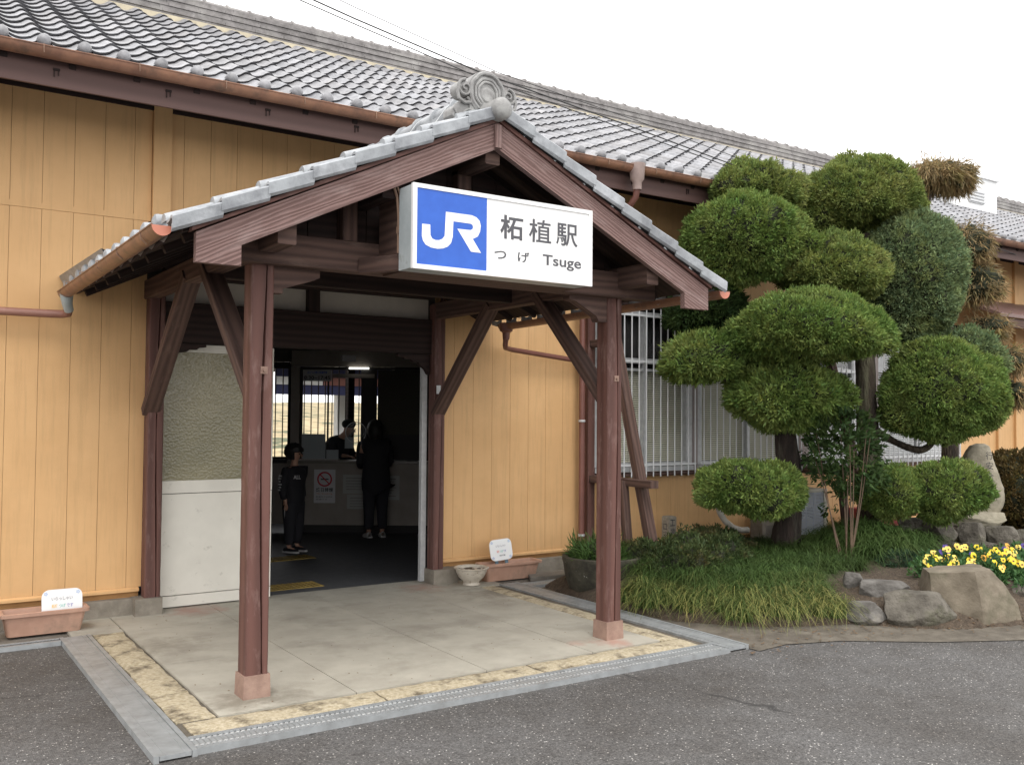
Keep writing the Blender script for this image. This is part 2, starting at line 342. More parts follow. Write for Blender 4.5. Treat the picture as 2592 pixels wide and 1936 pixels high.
# ------------------------------------------------------------------ ground
g = MB()
g.add([(-60,-60,-.030),(120,-60,-.030),(120,14.6,-.030),(-60,14.6,-.030)], [(0,1,2,3)])
struct(g.build('asphalt_road', M_ASPH))
g = MB(); g.add([(-200,14.6,-.034),(300,14.6,-.034),(300,400,-.034),(-200,400,-.034)], [(0,1,2,3)])
struct(g.build('ground', M('dry_ground', (.30,.25,.16), (.20,.17,.10), .95, 1)))
# worn concrete kerbside between asphalt and bed
def sheet(pts, z, name, mat, kind='structure'):
    s = MB(); s.add([(x,y,z) for x, y in pts], [tuple(range(len(pts)))]); return s.build(name, mat, kind=kind)
sheet([(5.42,4.80),(5.75,4.83),(6.2,4.68),(6.82,4.25),(7.46,3.92),(8.6,3.35),(11,2.2),(14,.9),(16,9),(5.42,9)], -.024, 'kerbside_apron', M_APRON)
sheet([(-2,7.86),(1.25,7.86),(1.25,8.45),(-2,8.45)], -.020, 'wall_foot_strip', M_STRIP)
sheet([(5.2,7.97),(7.6,7.97),(7.6,8.5),(5.2,8.5)], -.016, 'wall_foot_path', M_STRIP)
# slab laid in bays with open joints
g = MB()
xs = [1.62, 2.46, 3.40, 4.30, 4.95]; ys = [5.35, 6.62, 7.75, 8.60]
for i in range(4):
    for j in range(3):
        g.box(xs[i]+.003, xs[i+1]-.003, ys[j]+.003, ys[j+1]-.003, -.15, 0)
g.box(1.25, 1.617, 7.80, 8.42, -.15, -.002)
g.box(4.953, 5.25, 7.96, 8.42, -.15, -.002)
struct(g.build('porch_slab', M_SLAB))
g = MB(); g.box(1.26, 5.2, 5.06, 8.4, -.2, -.012); struct(g.build('slab_joint_bed', M_APRON))
# kerb stones round the slab
g = MB()
def stone(x0, x1, y0, y1, z=.004):
    nx = max(2, int((x1-x0)/.045)); ny = max(2, int((y1-y0)/.045)); vs = []; fs = []
    for j in range(ny+1):
        for i in range(nx+1):
            x = x0+(x1-x0)*i/nx; y = y0+(y1-y0)*j/ny
            e = (i in (0,nx)) or (j in (0,ny))
            q = noise.noise(Vector((x*9,y*9,z*50)))*.006+noise.noise(Vector((x*37,y*37,3)))*.004
            vs.append((x+(noise.noise(Vector((x*12,y*12,9)))*.012 if e else 0), y+(noise.noise(Vector((x*12,y*12,4)))*.012 if e else 0), z+q-(.010 if e else 0)))
    for j in range(ny):
        for i in range(nx):
            a = j*(nx+1)+i; fs.append((a, a+1, a+nx+2, a+nx+1))
    b = len(vs); ring = [i for i in range(nx+1)]+[j*(nx+1)+nx for j in range(1,ny+1)]+[ny*(nx+1)+i for i in range(nx-1,-1,-1)]+[j*(nx+1) for j in range(ny-1,0,-1)]
    for k in ring: vs.append((vs[k][0], vs[k][1], -.1))
    for k in range(len(ring)): fs.append((ring[k], b+k, b+(k+1) % len(ring), ring[(k+1) % len(ring)]))
    g.add(vs, fs)
for a, b_ in ((5.37,5.93),(5.94,6.72),(6.73,7.80)): stone(1.39, 1.605, a, b_)
for a, b_ in ((1.42,2.55),(2.565,3.70),(3.715,5.13)): stone(a, b_, 5.11, 5.335)
for a, b_ in ((5.35,5.98),(5.99,6.75),(6.76,7.3),(7.31,7.95)): stone(4.96, 5.13, a, b_)
struct(g.build('kerb', M_KERB, smooth=True))
# drains: plain plates left and right, gratings front and back
def plate(name, x0, x1, y0, y1, label, seams):
    t = empty(name, (x0, y0, 0), label, 'drain cover')
    a = MB(); 
    ns = seams; L = (y1-y0)/ns
    for k in range(ns):
        a.box(x0+.03-x0, x1-.03-x0, k*L+.002, (k+1)*L-.002, -.02, .002)
    a.build('cover_plate', M_GRATE, t)
    b = MB(); b.box(0, .027, 0, y1-y0, -.03, .006); b.box(x1-x0-.027, x1-x0, 0, y1-y0, -.03, .006)
    b.box(.055, .061, 0, y1-y0, -.01, .005); b.box(x1-x0-.061, x1-x0-.055, 0, y1-y0, -.01, .005)
    b.build('edge_frame', M_GRATE, t)
plate('drain_cover', 1.16, 1.375, 4.87, 7.80, 'long plain steel drain cover along the left side of the porch slab', 5)
plate('drain_cover', 5.20, 5.42, 4.90, 7.97, 'narrow plain steel drain cover along the right side of the porch slab', 5)
def grating(x0, x1, y0, y1, label, dense=True, slot=.030):
    t = empty('drain_grating', (x0, y0, 0), label, 'drain grating')
    L, W = x1-x0, y1-y0
    b = MB(); b.box(0, L, 0, .028, -.03, .005); b.box(0, L, W-.028, W, -.03, .005)
    b.build('edge_frame', M_GRATE, t)
    c = MB(); c.box(0, L, .028, W-.028, -.06, -.02); c.build('channel', M_GRATED, t)
    a = MB(); n = int(L/slot)
    for k in range(n):
        x = (k+.5)*L/n
        a.box(x-slot*.33, x+slot*.33, .030, W-.030, -.022, .001)
    if dense:
        c2 = MB(); c2.box(0, L, W*.30, W*.70, -.015, .0); c2.build('centre_plate', M('worn_dark_steel', (.24,.25,.25), (.19,.195,.195), .55, 14, None, .1, 60), t)
        for q in (.27, .73):
            c3 = MB(); c3.box(0, L, W*q-.004, W*q+.004, -.012, .0005)
            for k in range(int(L/.03)): c3.box(k*.03, k*.03+.016, W*q-.005, W*q+.005, -.004, .004)
            c3.build('rivet_row', MATS.get('bright_steel') or M('bright_steel', (.50,.51,.50), (.4,.4,.4), .4, 9), t)
    else: a.box(0, L, W*.48, W*.52, -.018, .002)
    a.build('grate_bars', M_GRATE if dense else M('dull_dark_steel', (.14,.145,.15), (.08,.08,.08), .6, 20), t)
grating(1.378, 5.197, 4.885, 5.085, 'long steel slotted drain grating across the front of the porch slab')
grating(-1.5, 1.157, 7.69, 7.80, 'dark narrow slotted drain grating in front of the left terracotta planter', False, .022)
grating(5.425, 6.9, 7.72, 7.90, 'short pale drain grating behind the round stone pot at the wall foot', True)
# tactile paving just inside the door
M_YEL = M('yellow_tactile', (.33,.235,.06), (.24,.165,.045), .8)
g = MB()
for (x0, y0) in ((3.08,8.78),(3.38,8.78)):
    g.box(x0, x0+.295, y0, y0+.295, -.02, .006)
    for i in range(6):
        for j in range(6): g.lathe([(.017,.006),(.014,.011),(0,.0115)], (x0+.028+i*.048, y0+.028+j*.048, 0), 8)
for k in range(4):
    x0 = 3.1+.3*k; y0 = 10.45+.02*k
    g.box(x0, x0+.295, y0, y0+.295, -.02, .006)
    for i in range(4): g.box(x0+.03+i*.07, x0+.06+i*.07, y0+.01, y0+.285, .006, .011)
struct(g.build('tactile_paving', M_YEL))
# ------------------------------------------------------------------ station building
W = 8.45
st = empty('station_building', (0, 8.45, 0), 'long low wooden station building with ochre boarded walls and a grey tiled roof', 'building')
st.location = (0,0,0)
def boards(b, grv, x0, x1, z0, z1, step=.2345, off=.82, depth=.02, y=W):
    k = math.floor((x0-off)/step); e = [x0]
    while off+k*step < x1:
        q = off+k*step
        if q > x0+.02 and q < x1-.02: e.append(q)
        k += 1
    e.append(x1)
    for i in range(len(e)-1):
        gl = .0024 if (i % 2) else .0007
        b.box(e[i]+(gl if i else 0), e[i+1]-(gl if i < len(e)-2 else 0), y, y+depth, z0, z1)
    grv.box(x0+.001, x1-.001, y+.012, y+.10, z0+.001, z1-.001)
wb, gb = MB(), MB()
boards(wb, gb, -2.2, 1.88, .22, 3.335)
boards(wb, gb, -2.2, 1.90, 3.385, 4.60)
boards(wb, gb, 2.06, 4.55, 3.30, 4.60, off=2.17)
boards(wb, gb, 4.76, 6.60, .22, 4.60, off=5.17)
boards(wb, gb, 6.70, 8.30, .22, 1.04, off=5.17); boards(wb, gb, 6.70, 8.30, 2.98, 4.60, off=5.17)
boards(wb, gb, 8.30, 11.9, .22, 1.04, off=5.17); boards(wb, gb, 8.30, 11.9, 2.98, 4.60, off=5.17)
boards(wb, gb, 11.9, 14.05, .22, 1.04, off=5.17); boards(wb, gb, 11.9, 14.05, 2.98, 4.60, off=5.17)
boards(wb, gb, 11.55, 11.9, 1.04, 2.98, off=5.17)
boards(wb, gb, 14.05, 15.21, .22, 4.60, off=5.17); boards(wb, gb, 15.31, 26.0, .22, 4.60, off=5.17)
wb.build('wall', M_WALL, st); gb.build('board_joints', M_GROOVE, st)
b = MB()
for z, d in ((3.335, .012),):
    b.box(-2.2, 1.90, W-.006, W+.03, 3.336, 3.384)
b.build('batten', M_WALL, st)
b = MB(); b.box(1.905, 2.055, W-.045, W+.03, 2.95, 4.6); b.build('wall_pilaster', M_WALL, st)
b = MB(); b.box(15.212, 15.308, W-.045, W+.03, .2, 4.6); b.build('wall_pilaster', M_WALL, st)
b = MB(); b.box(15.76, 15.88, W-.045, W-.001, .2, 4.6); b.build('wall_pilaster', M_WALL, st)
# trim, skirt and foundation
b = MB()
for x0, x1 in ((-2.2,1.86),(4.76,26)):
    b.prism([(-.03,.185),(-.03,.205),(-.004,.219),(0,.219),(0,.185)], lambda a, z, x: (x, W+a, z), (x0, x1))
b.build('sill_trim', M_WALL, st)
b = MB()
for x0, x1 in ((-2.2,1.86),(4.78,26)): b.box(x0, x1, W+.004, W+.03, .12, .184)
b.build('skirt_board', M('skirt_ochre', (.42,.23,.09), (.34,.18,.07), .8), st)
b = MB(); b.box(-2.2, 1.799, W-.07, W+.1, -.03, .135); b.box(4.901, 26, W-.07, W+.1, -.03, .135)
b.build('foundation', M_CONC, st)
b = MB(); b.box(-2.2, 26, W-.03, W+.10, 4.30, 4.75); b.build('wall_top_band', W_DARK, st)  # plain dark brown band along the top of the wall
# openings: room behind the windows and the entrance hall
def shell(b, x0, x1, y0, y1, z0, z1):
    b.box(x0-.1, x0, y0, y1, z0, z1); b.box(x1, x1+.1, y0, y1, z0, z1); b.box(x0-.1, x1+.1, y1, y1+.1, z0, z1); b.box(x0-.1, x1+.1, y0, y1+.1, z1, z1+.1)
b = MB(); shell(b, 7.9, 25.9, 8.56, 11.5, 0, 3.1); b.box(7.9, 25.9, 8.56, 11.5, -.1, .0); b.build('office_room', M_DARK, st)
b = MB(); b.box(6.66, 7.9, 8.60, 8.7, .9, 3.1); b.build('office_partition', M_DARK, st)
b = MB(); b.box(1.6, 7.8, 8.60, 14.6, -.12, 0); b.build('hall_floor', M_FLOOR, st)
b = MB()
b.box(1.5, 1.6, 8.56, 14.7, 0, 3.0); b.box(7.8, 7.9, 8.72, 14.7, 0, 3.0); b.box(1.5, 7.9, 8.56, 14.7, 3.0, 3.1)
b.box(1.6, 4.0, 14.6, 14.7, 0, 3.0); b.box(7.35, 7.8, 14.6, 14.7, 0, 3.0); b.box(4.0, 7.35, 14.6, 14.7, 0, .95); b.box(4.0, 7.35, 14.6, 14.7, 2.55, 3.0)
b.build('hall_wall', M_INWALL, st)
bw = MB()
for k in range(28): bw.box(4.02+k*.12, 4.034+k*.12, 14.55, 14.565, .95, 2.55)
bw.box(5.45, 5.56, 14.5, 14.6, .95, 2.55); bw.box(6.45, 6.56, 14.5, 14.6, .95, 2.55); bw.box(4.0, 7.35, 14.53, 14.59, .95, 1.0)
bw.build('rear_window', W_DARK, st)
def crack_post(name, parent, x, yf, z0, z1, w=.14, crack=1.0):
    c = .008
    # cross-section with a long drying crack in the front face
    vs, fs = [], []; N = 40
    prof0 = [(-w/2+c, -w/2), ('a',), ('b',), ('c',), (w/2-c, -w/2), (w/2, -w/2+c), (w/2, w/2-c), (w/2-c, w/2), (-w/2+c, w/2), (-w/2, w/2-c), (-w/2, -w/2+c)]
    us = []
    for k in range(N+1):
        t = k/N; z = z0+(z1-z0)*t
        cx = .018+.012*math.sin(t*5+x)+(rnd.random()-.5)*.002
        cw_ = crack*(.0035+.0045*abs(math.sin(t*7+x*3)))
        for p in prof0:
            if p == ('a',): q = (cx-cw_, -w/2)
            elif p == ('b',): q = (cx, -w/2+.03)
            elif p == ('c',): q = (cx+cw_, -w/2)
            else: q = (p[0]+(rnd.random()-.5)*.0015, p[1]+(rnd.random()-.5)*.0015)
            vs.append((x+q[0], yf+w/2+q[1], z))
    n = len(prof0); per = [0,.07,.08,.09,.13,.14,.27,.28,.41,.42,.55,.56]
    for k in range(N):
        for i in range(n):
            j = (i+1) % n; z_0 = 2.6*k/N; z_1 = 2.6*(k+1)/N
            fs.append((k*n+i, k*n+j, (k+1)*n+j, (k+1)*n+i)); us.append([(z_0+x, per[i]+x), (z_0+x, per[i+1]+x), (z_1+x, per[i+1]+x), (z_1+x, per[i]+x)])
    b = MB(); b.add(vs, fs, us); return b.build(name, W_POST, parent)
# entrance frame
crack_post('door_post', st, 1.945, 8.32, .14, 2.80, .13)
crack_post('door_post', st, 4.695, 8.325, .14, 2.80, .12, .4)
b = MB(); b.beam((4.775,8.41,.12),(4.775,8.41,2.9),.03,.06,(0,1,0)); b.build('post_trim', W_POST, st)
b = MB(); b.box(1.80, 2.02, 8.28, 8.50, -.03, .14); b.build('post_plinth', M_CONC, st)
b = MB(); b.box(4.62, 4.90, 8.27, 8.50, -.03, .14); b.build('post_plinth', M_CONC, st)
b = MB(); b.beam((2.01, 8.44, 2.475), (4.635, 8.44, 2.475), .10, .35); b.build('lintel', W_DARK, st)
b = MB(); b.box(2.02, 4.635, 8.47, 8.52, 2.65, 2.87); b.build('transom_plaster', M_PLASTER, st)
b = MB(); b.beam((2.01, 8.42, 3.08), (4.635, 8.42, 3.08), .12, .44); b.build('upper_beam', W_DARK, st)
b = MB()
for x in (3.38, ): b.beam((x, 8.45, 2.651), (x, 8.45, 2.859), .12, .09, (0,1,0))
b.build('transom_stud', W_DARK, st)
# carved bracket ends under the lintel
for x, sgn in ((2.02,1),(4.62,-1)):
    b = MB(); b.prism([(0,2.295),(.36,2.295),(.36,2.27),(.30,2.262),(.28,2.245),(.22,2.245),(.19,2.222),(.13,2.215),(.10,2.18),(.05,2.15),(.02,2.10),(0,2.09)], lambda a, z, y, x=x, s_=sgn: (x+a*s_, y, z), (8.40, 8.45))
    b.build('carved_bracket', W_DARK, st)
# sliding door
sdr = MB(); sdr.box(2.03, 3.02, 8.475, 8.515, .012, .105); sdr.box(2.03, 3.02, 8.478, 8.512, .112, .985); sdr.box(2.03, 3.02, 8.472, 8.518, .992, 1.10)
sdr.box(2.03, 3.02, 8.472, 8.518, 2.225, 2.293); sdr.box(2.985, 3.02, 8.473, 8.517, 1.10, 2.225)
sdo = sdr.build('sliding_door', M_WHITEPANEL, st)
m_, nt_, b_ = new_mat('hammered_glass'); tc_ = nt_.nodes.new("ShaderNodeTexCoord")
vo_ = nt_.nodes.new("ShaderNodeTexVoronoi"); vo_.feature = 'SMOOTH_F1'; vo_.inputs['Scale'].default_value = 58; nt_.links.new(tc_.outputs['Object'], vo_.inputs[0])
rg_ = ramp(nt_, (.3,.7), ((.20,.185,.115), (.31,.28,.175))); nt_.links.new(tex_noise(nt_, tc_.outputs['Object'], 1.3, 2), rg_.inputs[0]); nt_.links.new(rg_.outputs[0], b_.inputs['Base Color'])  # tan and olive reflections and show-through put into the base colour
b_.inputs['Roughness'].default_value = .16; bump(nt_, b_, vo_.outputs['Distance'], .55, .006)
b = MB(); b.box(2.031, 2.984, 8.488, 8.500, 1.10, 2.224); b.build('door_glass', m_, sdo)
b = MB(); b.box(2.01, 4.64, 8.45, 8.60, -.03, -.002); b.build('door_track', M_GRATED, st)
b = MB(); b.box(4.575, 4.632, 8.47, 8.52, .01, 2.29); b.box(4.572,4.60,8.462,8.47,.95,1.10); ad = b.build('open_door_edge', M_ALU, st)
b = MB(); b.box(4.655, 4.70, 8.312, 8.318, 1.90, 1.985); b.build('wall_tag', M_CARD, st)
b = MB(); b.box(3.70, 3.84, 8.47, 8.50, 2.20, 2.26); b.build('door_closer', M_DARK, st)
# barred windows
def window(x0, x1, mull, z0=1.10, z1=2.92, blind=True, lab=None, pale=False):
    fr = MB(); fr.box(x0, x1, 8.36, 8.47, z0-.06, z0-.005); fr.box(x0, x1, 8.39, 8.47, z0, z0+.045); fr.box(x0, x1, 8.39, 8.47, z1-.05, z1)
    fr.box(x0, x1, 8.395, 8.47, 2.31, 2.37); fr.box(x0, x1, 8.40, 8.47, 2.22, 2.25)
    for (a, c) in mull: fr.box(a, c, 8.385, 8.47, z0+.045, z1-.05)
    f = fr.build('window', M_ALU, st, label=lab)
    p = MB(); p.box(x0+.002, x1-.002, 8.445, 8.451, z0+.046, z1-.051)
    gm = MATS.get('window_glass') or flat('window_glass', (1,1,1), .02)
    if 'glassy' not in gm:
        gm['glassy'] = 1; nt = gm.node_tree; bb = nt.nodes["Principled BSDF"]; bb.inputs['Transmission Weight'].default_value = 1; bb.inputs['IOR'].default_value = 1.05
    p.build('pane', gm, f)
    bl = MB(); z = z0+.05
    while z < (z1-.06 if pale else 2.22):
        bl.add([(x0+.03, 8.478, z), (x1-.03, 8.478, z), (x1-.03, 8.492, z+.020), (x0+.03, 8.492, z+.020)], [(0,1,2,3)]); z += .026
    bl.build('blind', M_CARD if pale else M_BLIND, f)
    bk = MB(); bk.box(x0, x1, 8.505, 8.53, z0, z1); bk.build('dark_backing', M_DARK, f)
    gr = MB(); x = x0+.045
    while x < x1-.02:
        gr.tube([(x, 8.31, z0-.12), (x, 8.31, z1+.04)], .0085, 6); x += .113
    for z in (z0+.02, 2.33, z1-.05): gr.box(x0, x1, 8.318, 8.330, z-.012, z+.012)
    gr.build('grille', M_BAR, f)
window(6.74, 8.28, ((6.74,6.78),(7.49,7.53),(8.18,8.28)))
window(8.36, 10.25, ((8.36,8.44),(9.25,9.30),(10.18,10.25)))
window(10.45, 11.5, ((10.45,10.5),(11.42,11.5)), pale=True)
window(11.98, 13.98, ((11.98,12.15),(13.0,13.05),(13.86,13.98)), pale=True)
b = MB(); M('weathered_pale_timber', (.40,.35,.33), (.30,.25,.24), .8, 8, (1,1,.1))
for (a_, c_) in ((8.28,8.36),(10.25,10.45),(11.5,11.55),(11.9,11.98),(13.98,14.05)):
    b = MB(); b.box(a_, c_, 8.375, 8.47, 1.04, 2.98); b.build('window_jamb', MATS['weathered_pale_timber'], st)
b = MB(); b.beam((6.66,8.40,3.06),(14.1,8.40,3.06),.10,.16); b.build('window_head', W_DARK, st)
b = MB(); b.beam((6.66,8.395,1.01),(14.1,8.395,1.01),.09,.04); b.build('window_sill', W_MID, st)
b = MB(); b.beam((6.65, 8.38, -.02), (6.65, 8.38, 3.2), .10, .13, (0,1,0), segs=8, wob=.003); b.build('wall_post', W_POST, st)
# ---- main roof
def pantiles(b, org, ud, vd, nc, nr, cw, rh, lip=.021, roll=.034, pan=.022, tv=.20, edge=True):
    org, ud, vd = Vector(org), Vector(ud), Vector(vd); nd = ud.cross(vd).normalized()
    if nd.z < 0: nd = -nd
    T = [0,.10,.22,.34,.46,.58,.66,.73,.80,.87,.94,1.0]
    H = [-pan*math.sin(math.pi*min(1, t/.60)) if t <= .60 else roll*math.sin(math.pi*(t-.60)/.40) for t in T]
    H[0] = 0.002; n = len(T)
    for r in range(nr):
        for c in range(nc):
            k = 1-tv+rnd.random()*tv*2; w_ = (rnd.random()-.5)*.03; b.tint = (k+w_, k, k-w_)
            dz = (rnd.random()-.5)*.004; base = org+ud*(c*cw)+vd*(r*rh)
            vs = []
            for i in range(n): vs.append(base+ud*(T[i]*cw)+vd*.022+nd*(H[i]+lip*.10))
            for i in range(n): vs.append(base+ud*(T[i]*cw)+nd*(H[i]+lip+dz))
            for i in range(n): vs.append(base+ud*(T[i]*cw)+vd*(rh+.045)+nd*(H[i]-.002+dz))
            fs = []
            for i in range(n-1):
                fs.append((i, i+1, n+i+1, n+i)); fs.append((n+i, n+i+1, 2*n+i+1, 2*n+i))
            b.add(vs, fs)
    b.tint = (1,1,1)
A = math.atan(.52); vd = Vector((0, math.cos(A), math.sin(A)))
rb = MB(); CW = .2725
pantiles(rb, (-1.75, 7.50, 4.335), (1,0,0), vd, 102, 16, CW, .256)
for c in range(102):                                               # eave end discs and the lip between them
    x = -1.75+(c+.80)*CW
    rb.tint = (.9+rnd.random()*.2,)*3
    rb.lathe([(.0,-.045),(.030,-.041),(.045,-.028),(.048,-.008),(.048,.05)], (x, 7.485, 4.372), 12, 'y')
    x0 = -1.75+c*CW
    rb.add([(x0,7.488,4.345),(x0+.09,7.488,4.325),(x0+.185,7.488,4.340),(x0+.185,7.488,4.318),(x0+.09,7.488,4.300),(x0,7.488,4.318)], [(0,1,2,3,4,5)])
rb.tint = (1,1,1)
rb.build('roof', M_TILE, st, smooth=True, fixn=False)
b = MB(); p0 = Vector((-1.8, 7.52, 4.30)); n_ = Vector((0,-math.sin(A), math.cos(A)))
e0 = p0; e1 = p0+vd*4.35
b.add([(-1.8, *e0.yz), (26.0, *e0.yz), (26.0, *e1.yz), (-1.8, *e1.yz)]+[(-1.8, e0.y, e0.z-.05), (26.0, e0.y, e0.z-.05), (26.0, e1.y, e1.z-.05), (-1.8, e1.y, e1.z-.05)],
      [(0,1,2,3),(4,7,6,5),(0,4,5,1),(2,6,7,3),(0,3,7,4),(1,5,6,2)])
b.add([(-1.8,11.4,6.30),(26,11.4,6.30),(26,15.6,4.2),(-1.8,15.6,4.2)], [(0,1,2,3)])
b.build('roof_deck', W_DARK, st)
b = MB()
for k in range(60):
    x = -1.6+k*.455; q0 = Vector((x, 7.60, 4.235)); b.beam(q0, q0+vd*1.0, .05, .07)
b.build('rafters', W_DARK, st)
b = MB(); b.box(-1.8, 26.0, 7.60, 7.625, 4.085, 4.30); b.build('fascia', W_FASCIA, st)
for k in range(34):
    x = -1.4+k*.80; b = MB(); b.box(x, x+.045, 7.590, 7.60, 4.205, 4.222); b.box(x+.005, x+.012, 7.590,7.60,4.16,4.2045); b.box(x+.033,x+.040,7.590,7.60,4.17,4.2045)
    b.build('fascia_bracket', W_DARK, st)
# gutter: open half round
def gutter(b, p0, p1, r, n=9):
    p0, p1 = Vector(p0), Vector(p1); ax = (p1-p0).normalized(); s_ = ax.cross(Vector((0,0,1))).normalized()
    vs, fs = [], []
    for p in (p0, p1):
        for q in (r, r-.006):
            for k in range(n+1):
                t = math.pi*k/n; vs.append(p+s_*math.cos(t)*q-Vector((0,0,1))*math.sin(t)*q)
    N = n+1
    for k in range(n): fs += [(k, k+1, 2*N+k+1, 2*N+k), (N+k, 3*N+k, 3*N+k+1, N+k+1), (k, N+k, N+k+1, k+1), (2*N+k, 2*N+k+1, 3*N+k+1, 3*N+k)]
    fs += [(0, 2*N, 3*N, N), (n, N+n, 3*N+n, 2*N+n)]
    b.add(vs, fs)
    for sg in (1,-1): b.tube([p0+s_*sg*r, p1+s_*sg*r], .006, 6)
gb_ = MB(); gutter(gb_, (-1.8, 7.505, 4.322), (26.0, 7.505, 4.322), .070); gu = gb_.build('gutter', M_GUTTER, st, smooth=True)
b = MB()
for k in range(38):
    x = -1.05+k*.655
    b.tube([(x,7.59,4.33),(x,7.51,4.335),(x,7.432,4.328),(x,7.430,4.30),(x+.003,7.438,4.27)], .004, 5)
b.build('gutter_hooks', M_TAN, gu)
# ridge
b = MB(); YR = 11.30; ZR = 4.335+(YR-7.50)*.52
for k in range(7):
    w_ = .17+(.012 if k % 2 else 0); z = ZR-.05+k*.036; x = -1.8+rnd.random()*.2
    while x < 26:
        L = .36; kk = .88+rnd.random()*.22; b.tint = (kk,kk,kk); o_ = (rnd.random()-.5)*.006
        b.box(x, x+L-.003, YR-w_+o_, YR+w_+o_, z, z+.0325); x += L
x = -1.8
while x < 26:
    kk = .9+rnd.random()*.2; b.tint = (kk,kk,kk)
    b.lathe([(.085,0),(.082,.245)], (x, YR, ZR+.205), 14, 'x'); b.lathe([(.085,0),(.100,.005),(.100,.028),(.083,.036)], (x+.245, YR, ZR+.205), 14, 'x'); x += .2725
b.tint = (1,1,1)
b.build('ridge', M_RIDGE, st, smooth=True)
b = MB(); b.box(-1.8, 26, 11.105, 11.16, ZR-.13, ZR-.052); b.build('ridge_plaster', M_CREAM, st)
# main downpipe from collector box, joined by the porch gutter's pipe
b = MB(); b.lathe([(.048,-.20),(.05,-.12),(.075,-.09),(.082,.03),(.088,.05),(.088,.075),(.075,.075)], (6.57, 7.47, 4.27), 14); b.build('collector_box', M('pale_brown_collector', (.38,.29,.26), (.28,.21,.19), .5, 9), st, smooth=True)
b = MB()
b.tube([(6.57,7.47,4.10),(6.57,7.49,4.0),(6.56,7.56,3.93),(6.55,7.95,3.68),(6.54,8.20,3.50),(6.53,8.31,3.38),(6.53,8.34,3.2)], .034, 12)
b.tube([(6.53,8.34,3.22),(6.53,8.34,1.0),(6.53,8.34,.02)], .033, 12)
b.lathe([(.034,0),(.055,.02),(.06,.10),(.045,.14),(.034,.15)], (6.53,8.34,2.22), 12)
b.build('downpipe', M_DPIPE, st, smooth=True)
b = MB()
for z in (1.62,.35): b.lathe([(.037,0),(.040,.003),(.040,.022),(.037,.025)], (6.53,8.34,z), 12); 
b.build('pipe_clips', M_ALU, st)
# right-hand lean-to canopy further along the wall
ln = MB(); ln.add([(13.75,7.55,3.26),(20,7.55,3.26),(20,8.44,3.62),(13.75,8.44,3.62),(13.75,7.55,3.21),(20,7.55,3.21),(20,8.44,3.57),(13.75,8.44,3.57)], [(0,1,2,3),(4,7,6,5),(0,4,5,1),(0,3,7,4)])
for k in range(22): ln.box(13.8+k*.28, 13.83+k*.28, 7.56, 7.60, 3.255, 3.275)
cpy = ln.build('lean_to_canopy', M('brown_sheet_roof', (.20,.12,.105), (.15,.09,.08), .45), st)
b = MB(); b.beam((13.75,7.60,3.13),(20,7.60,3.13),.05,.14); b.beam((13.95,7.6,3.05),(13.95,8.44,3.05),.10,.12); b.build('canopy_beam', W_MID, cpy)
# ------------------------------------------------------------------ porch
po = empty('entrance_porch', (0,0,0), 'gabled timber entrance porch with silver grey tiled roof and scroll ornament at its peak', 'porch')
def post(x, yf, z1):
    w = .14; pp = crack_post('post', po, x, yf, .11, z1)
    b = MB(); b.prism([(-.084,-.084),(.084,-.084),(.084,.084),(-.084,.084)], lambda a, d, z: (x+a*(1 if z < .05 else .95), yf+w/2+d*(1 if z < .05 else .95), z), (-.02, .135)); b.build('post_base', M_POSTBASE, pp)
    b = MB(); zz = 1.955 if x < 3 else 1.98
    b.box(x+.015-.022, x+.015+.022, yf-.004, yf, zz-.022, zz+.022); b.lathe([(.0,-.018),(.010,-.018),(.010,0)], (x+.015, yf-.002, zz), 6, 'y'); b.build('bolt', M_POSTBASE, pp)
post(1.91, 5.57, 2.60); post(4.68, 5.57, 2.60)
b = MB(); b.beam((1.60,5.56,2.69),(5.02,5.56,2.69),.13,.19, segs=10, wob=.002); b.build('tie_beam', W_MID, po)
for x, sg in ((1.98,1),(4.61,-1)):
    b = MB(); b.prism([(0,2.594),(.30,2.594),(.30,2.545),(.27,2.535),(.27,2.53),(.06,2.46),(.06,2.43),(0,2.43)] if sg > 0 else [(0,2.594),(.36,2.594),(.36,2.56),(.30,2.55),(.10,2.45),(.08,2.41),(0,2.41)], lambda a, z, y, x=x, s_=sg: (x+a*s_, y, z), (5.585, 5.665)); b.build('corbel', W_MID, po)
for x in (1.91, 4.70):
    b = MB(); b.beam((x,5.17,2.74),(x,8.43,2.74),.11,.16); b.build('plate_beam', W_MID if x < 3 else W_MID, po)
b = MB(); b.beam((3.29,5.16,3.40),(3.29,8.43,3.40),.11,.14); b.build('ridge_beam', W_MID, po)
for x in (2.55, 4.05):
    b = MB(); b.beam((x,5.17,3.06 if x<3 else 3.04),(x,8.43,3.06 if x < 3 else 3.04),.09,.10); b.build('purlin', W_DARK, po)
def brace(p0, p1, m_=W_MID):
    b = MB(); b.beam(p0, p1, .085, .135, (1,0,0)); b.build('knee_brace', m_, po)
brace((1.91,8.38,1.70),(1.91,7.15,2.72)); brace((1.91,6.70,2.72),(1.91,5.66,1.80))
brace((4.70,8.38,1.70),(4.70,7.35,2.72)); brace((4.70,6.62,2.74),(4.70,5.66,1.78))
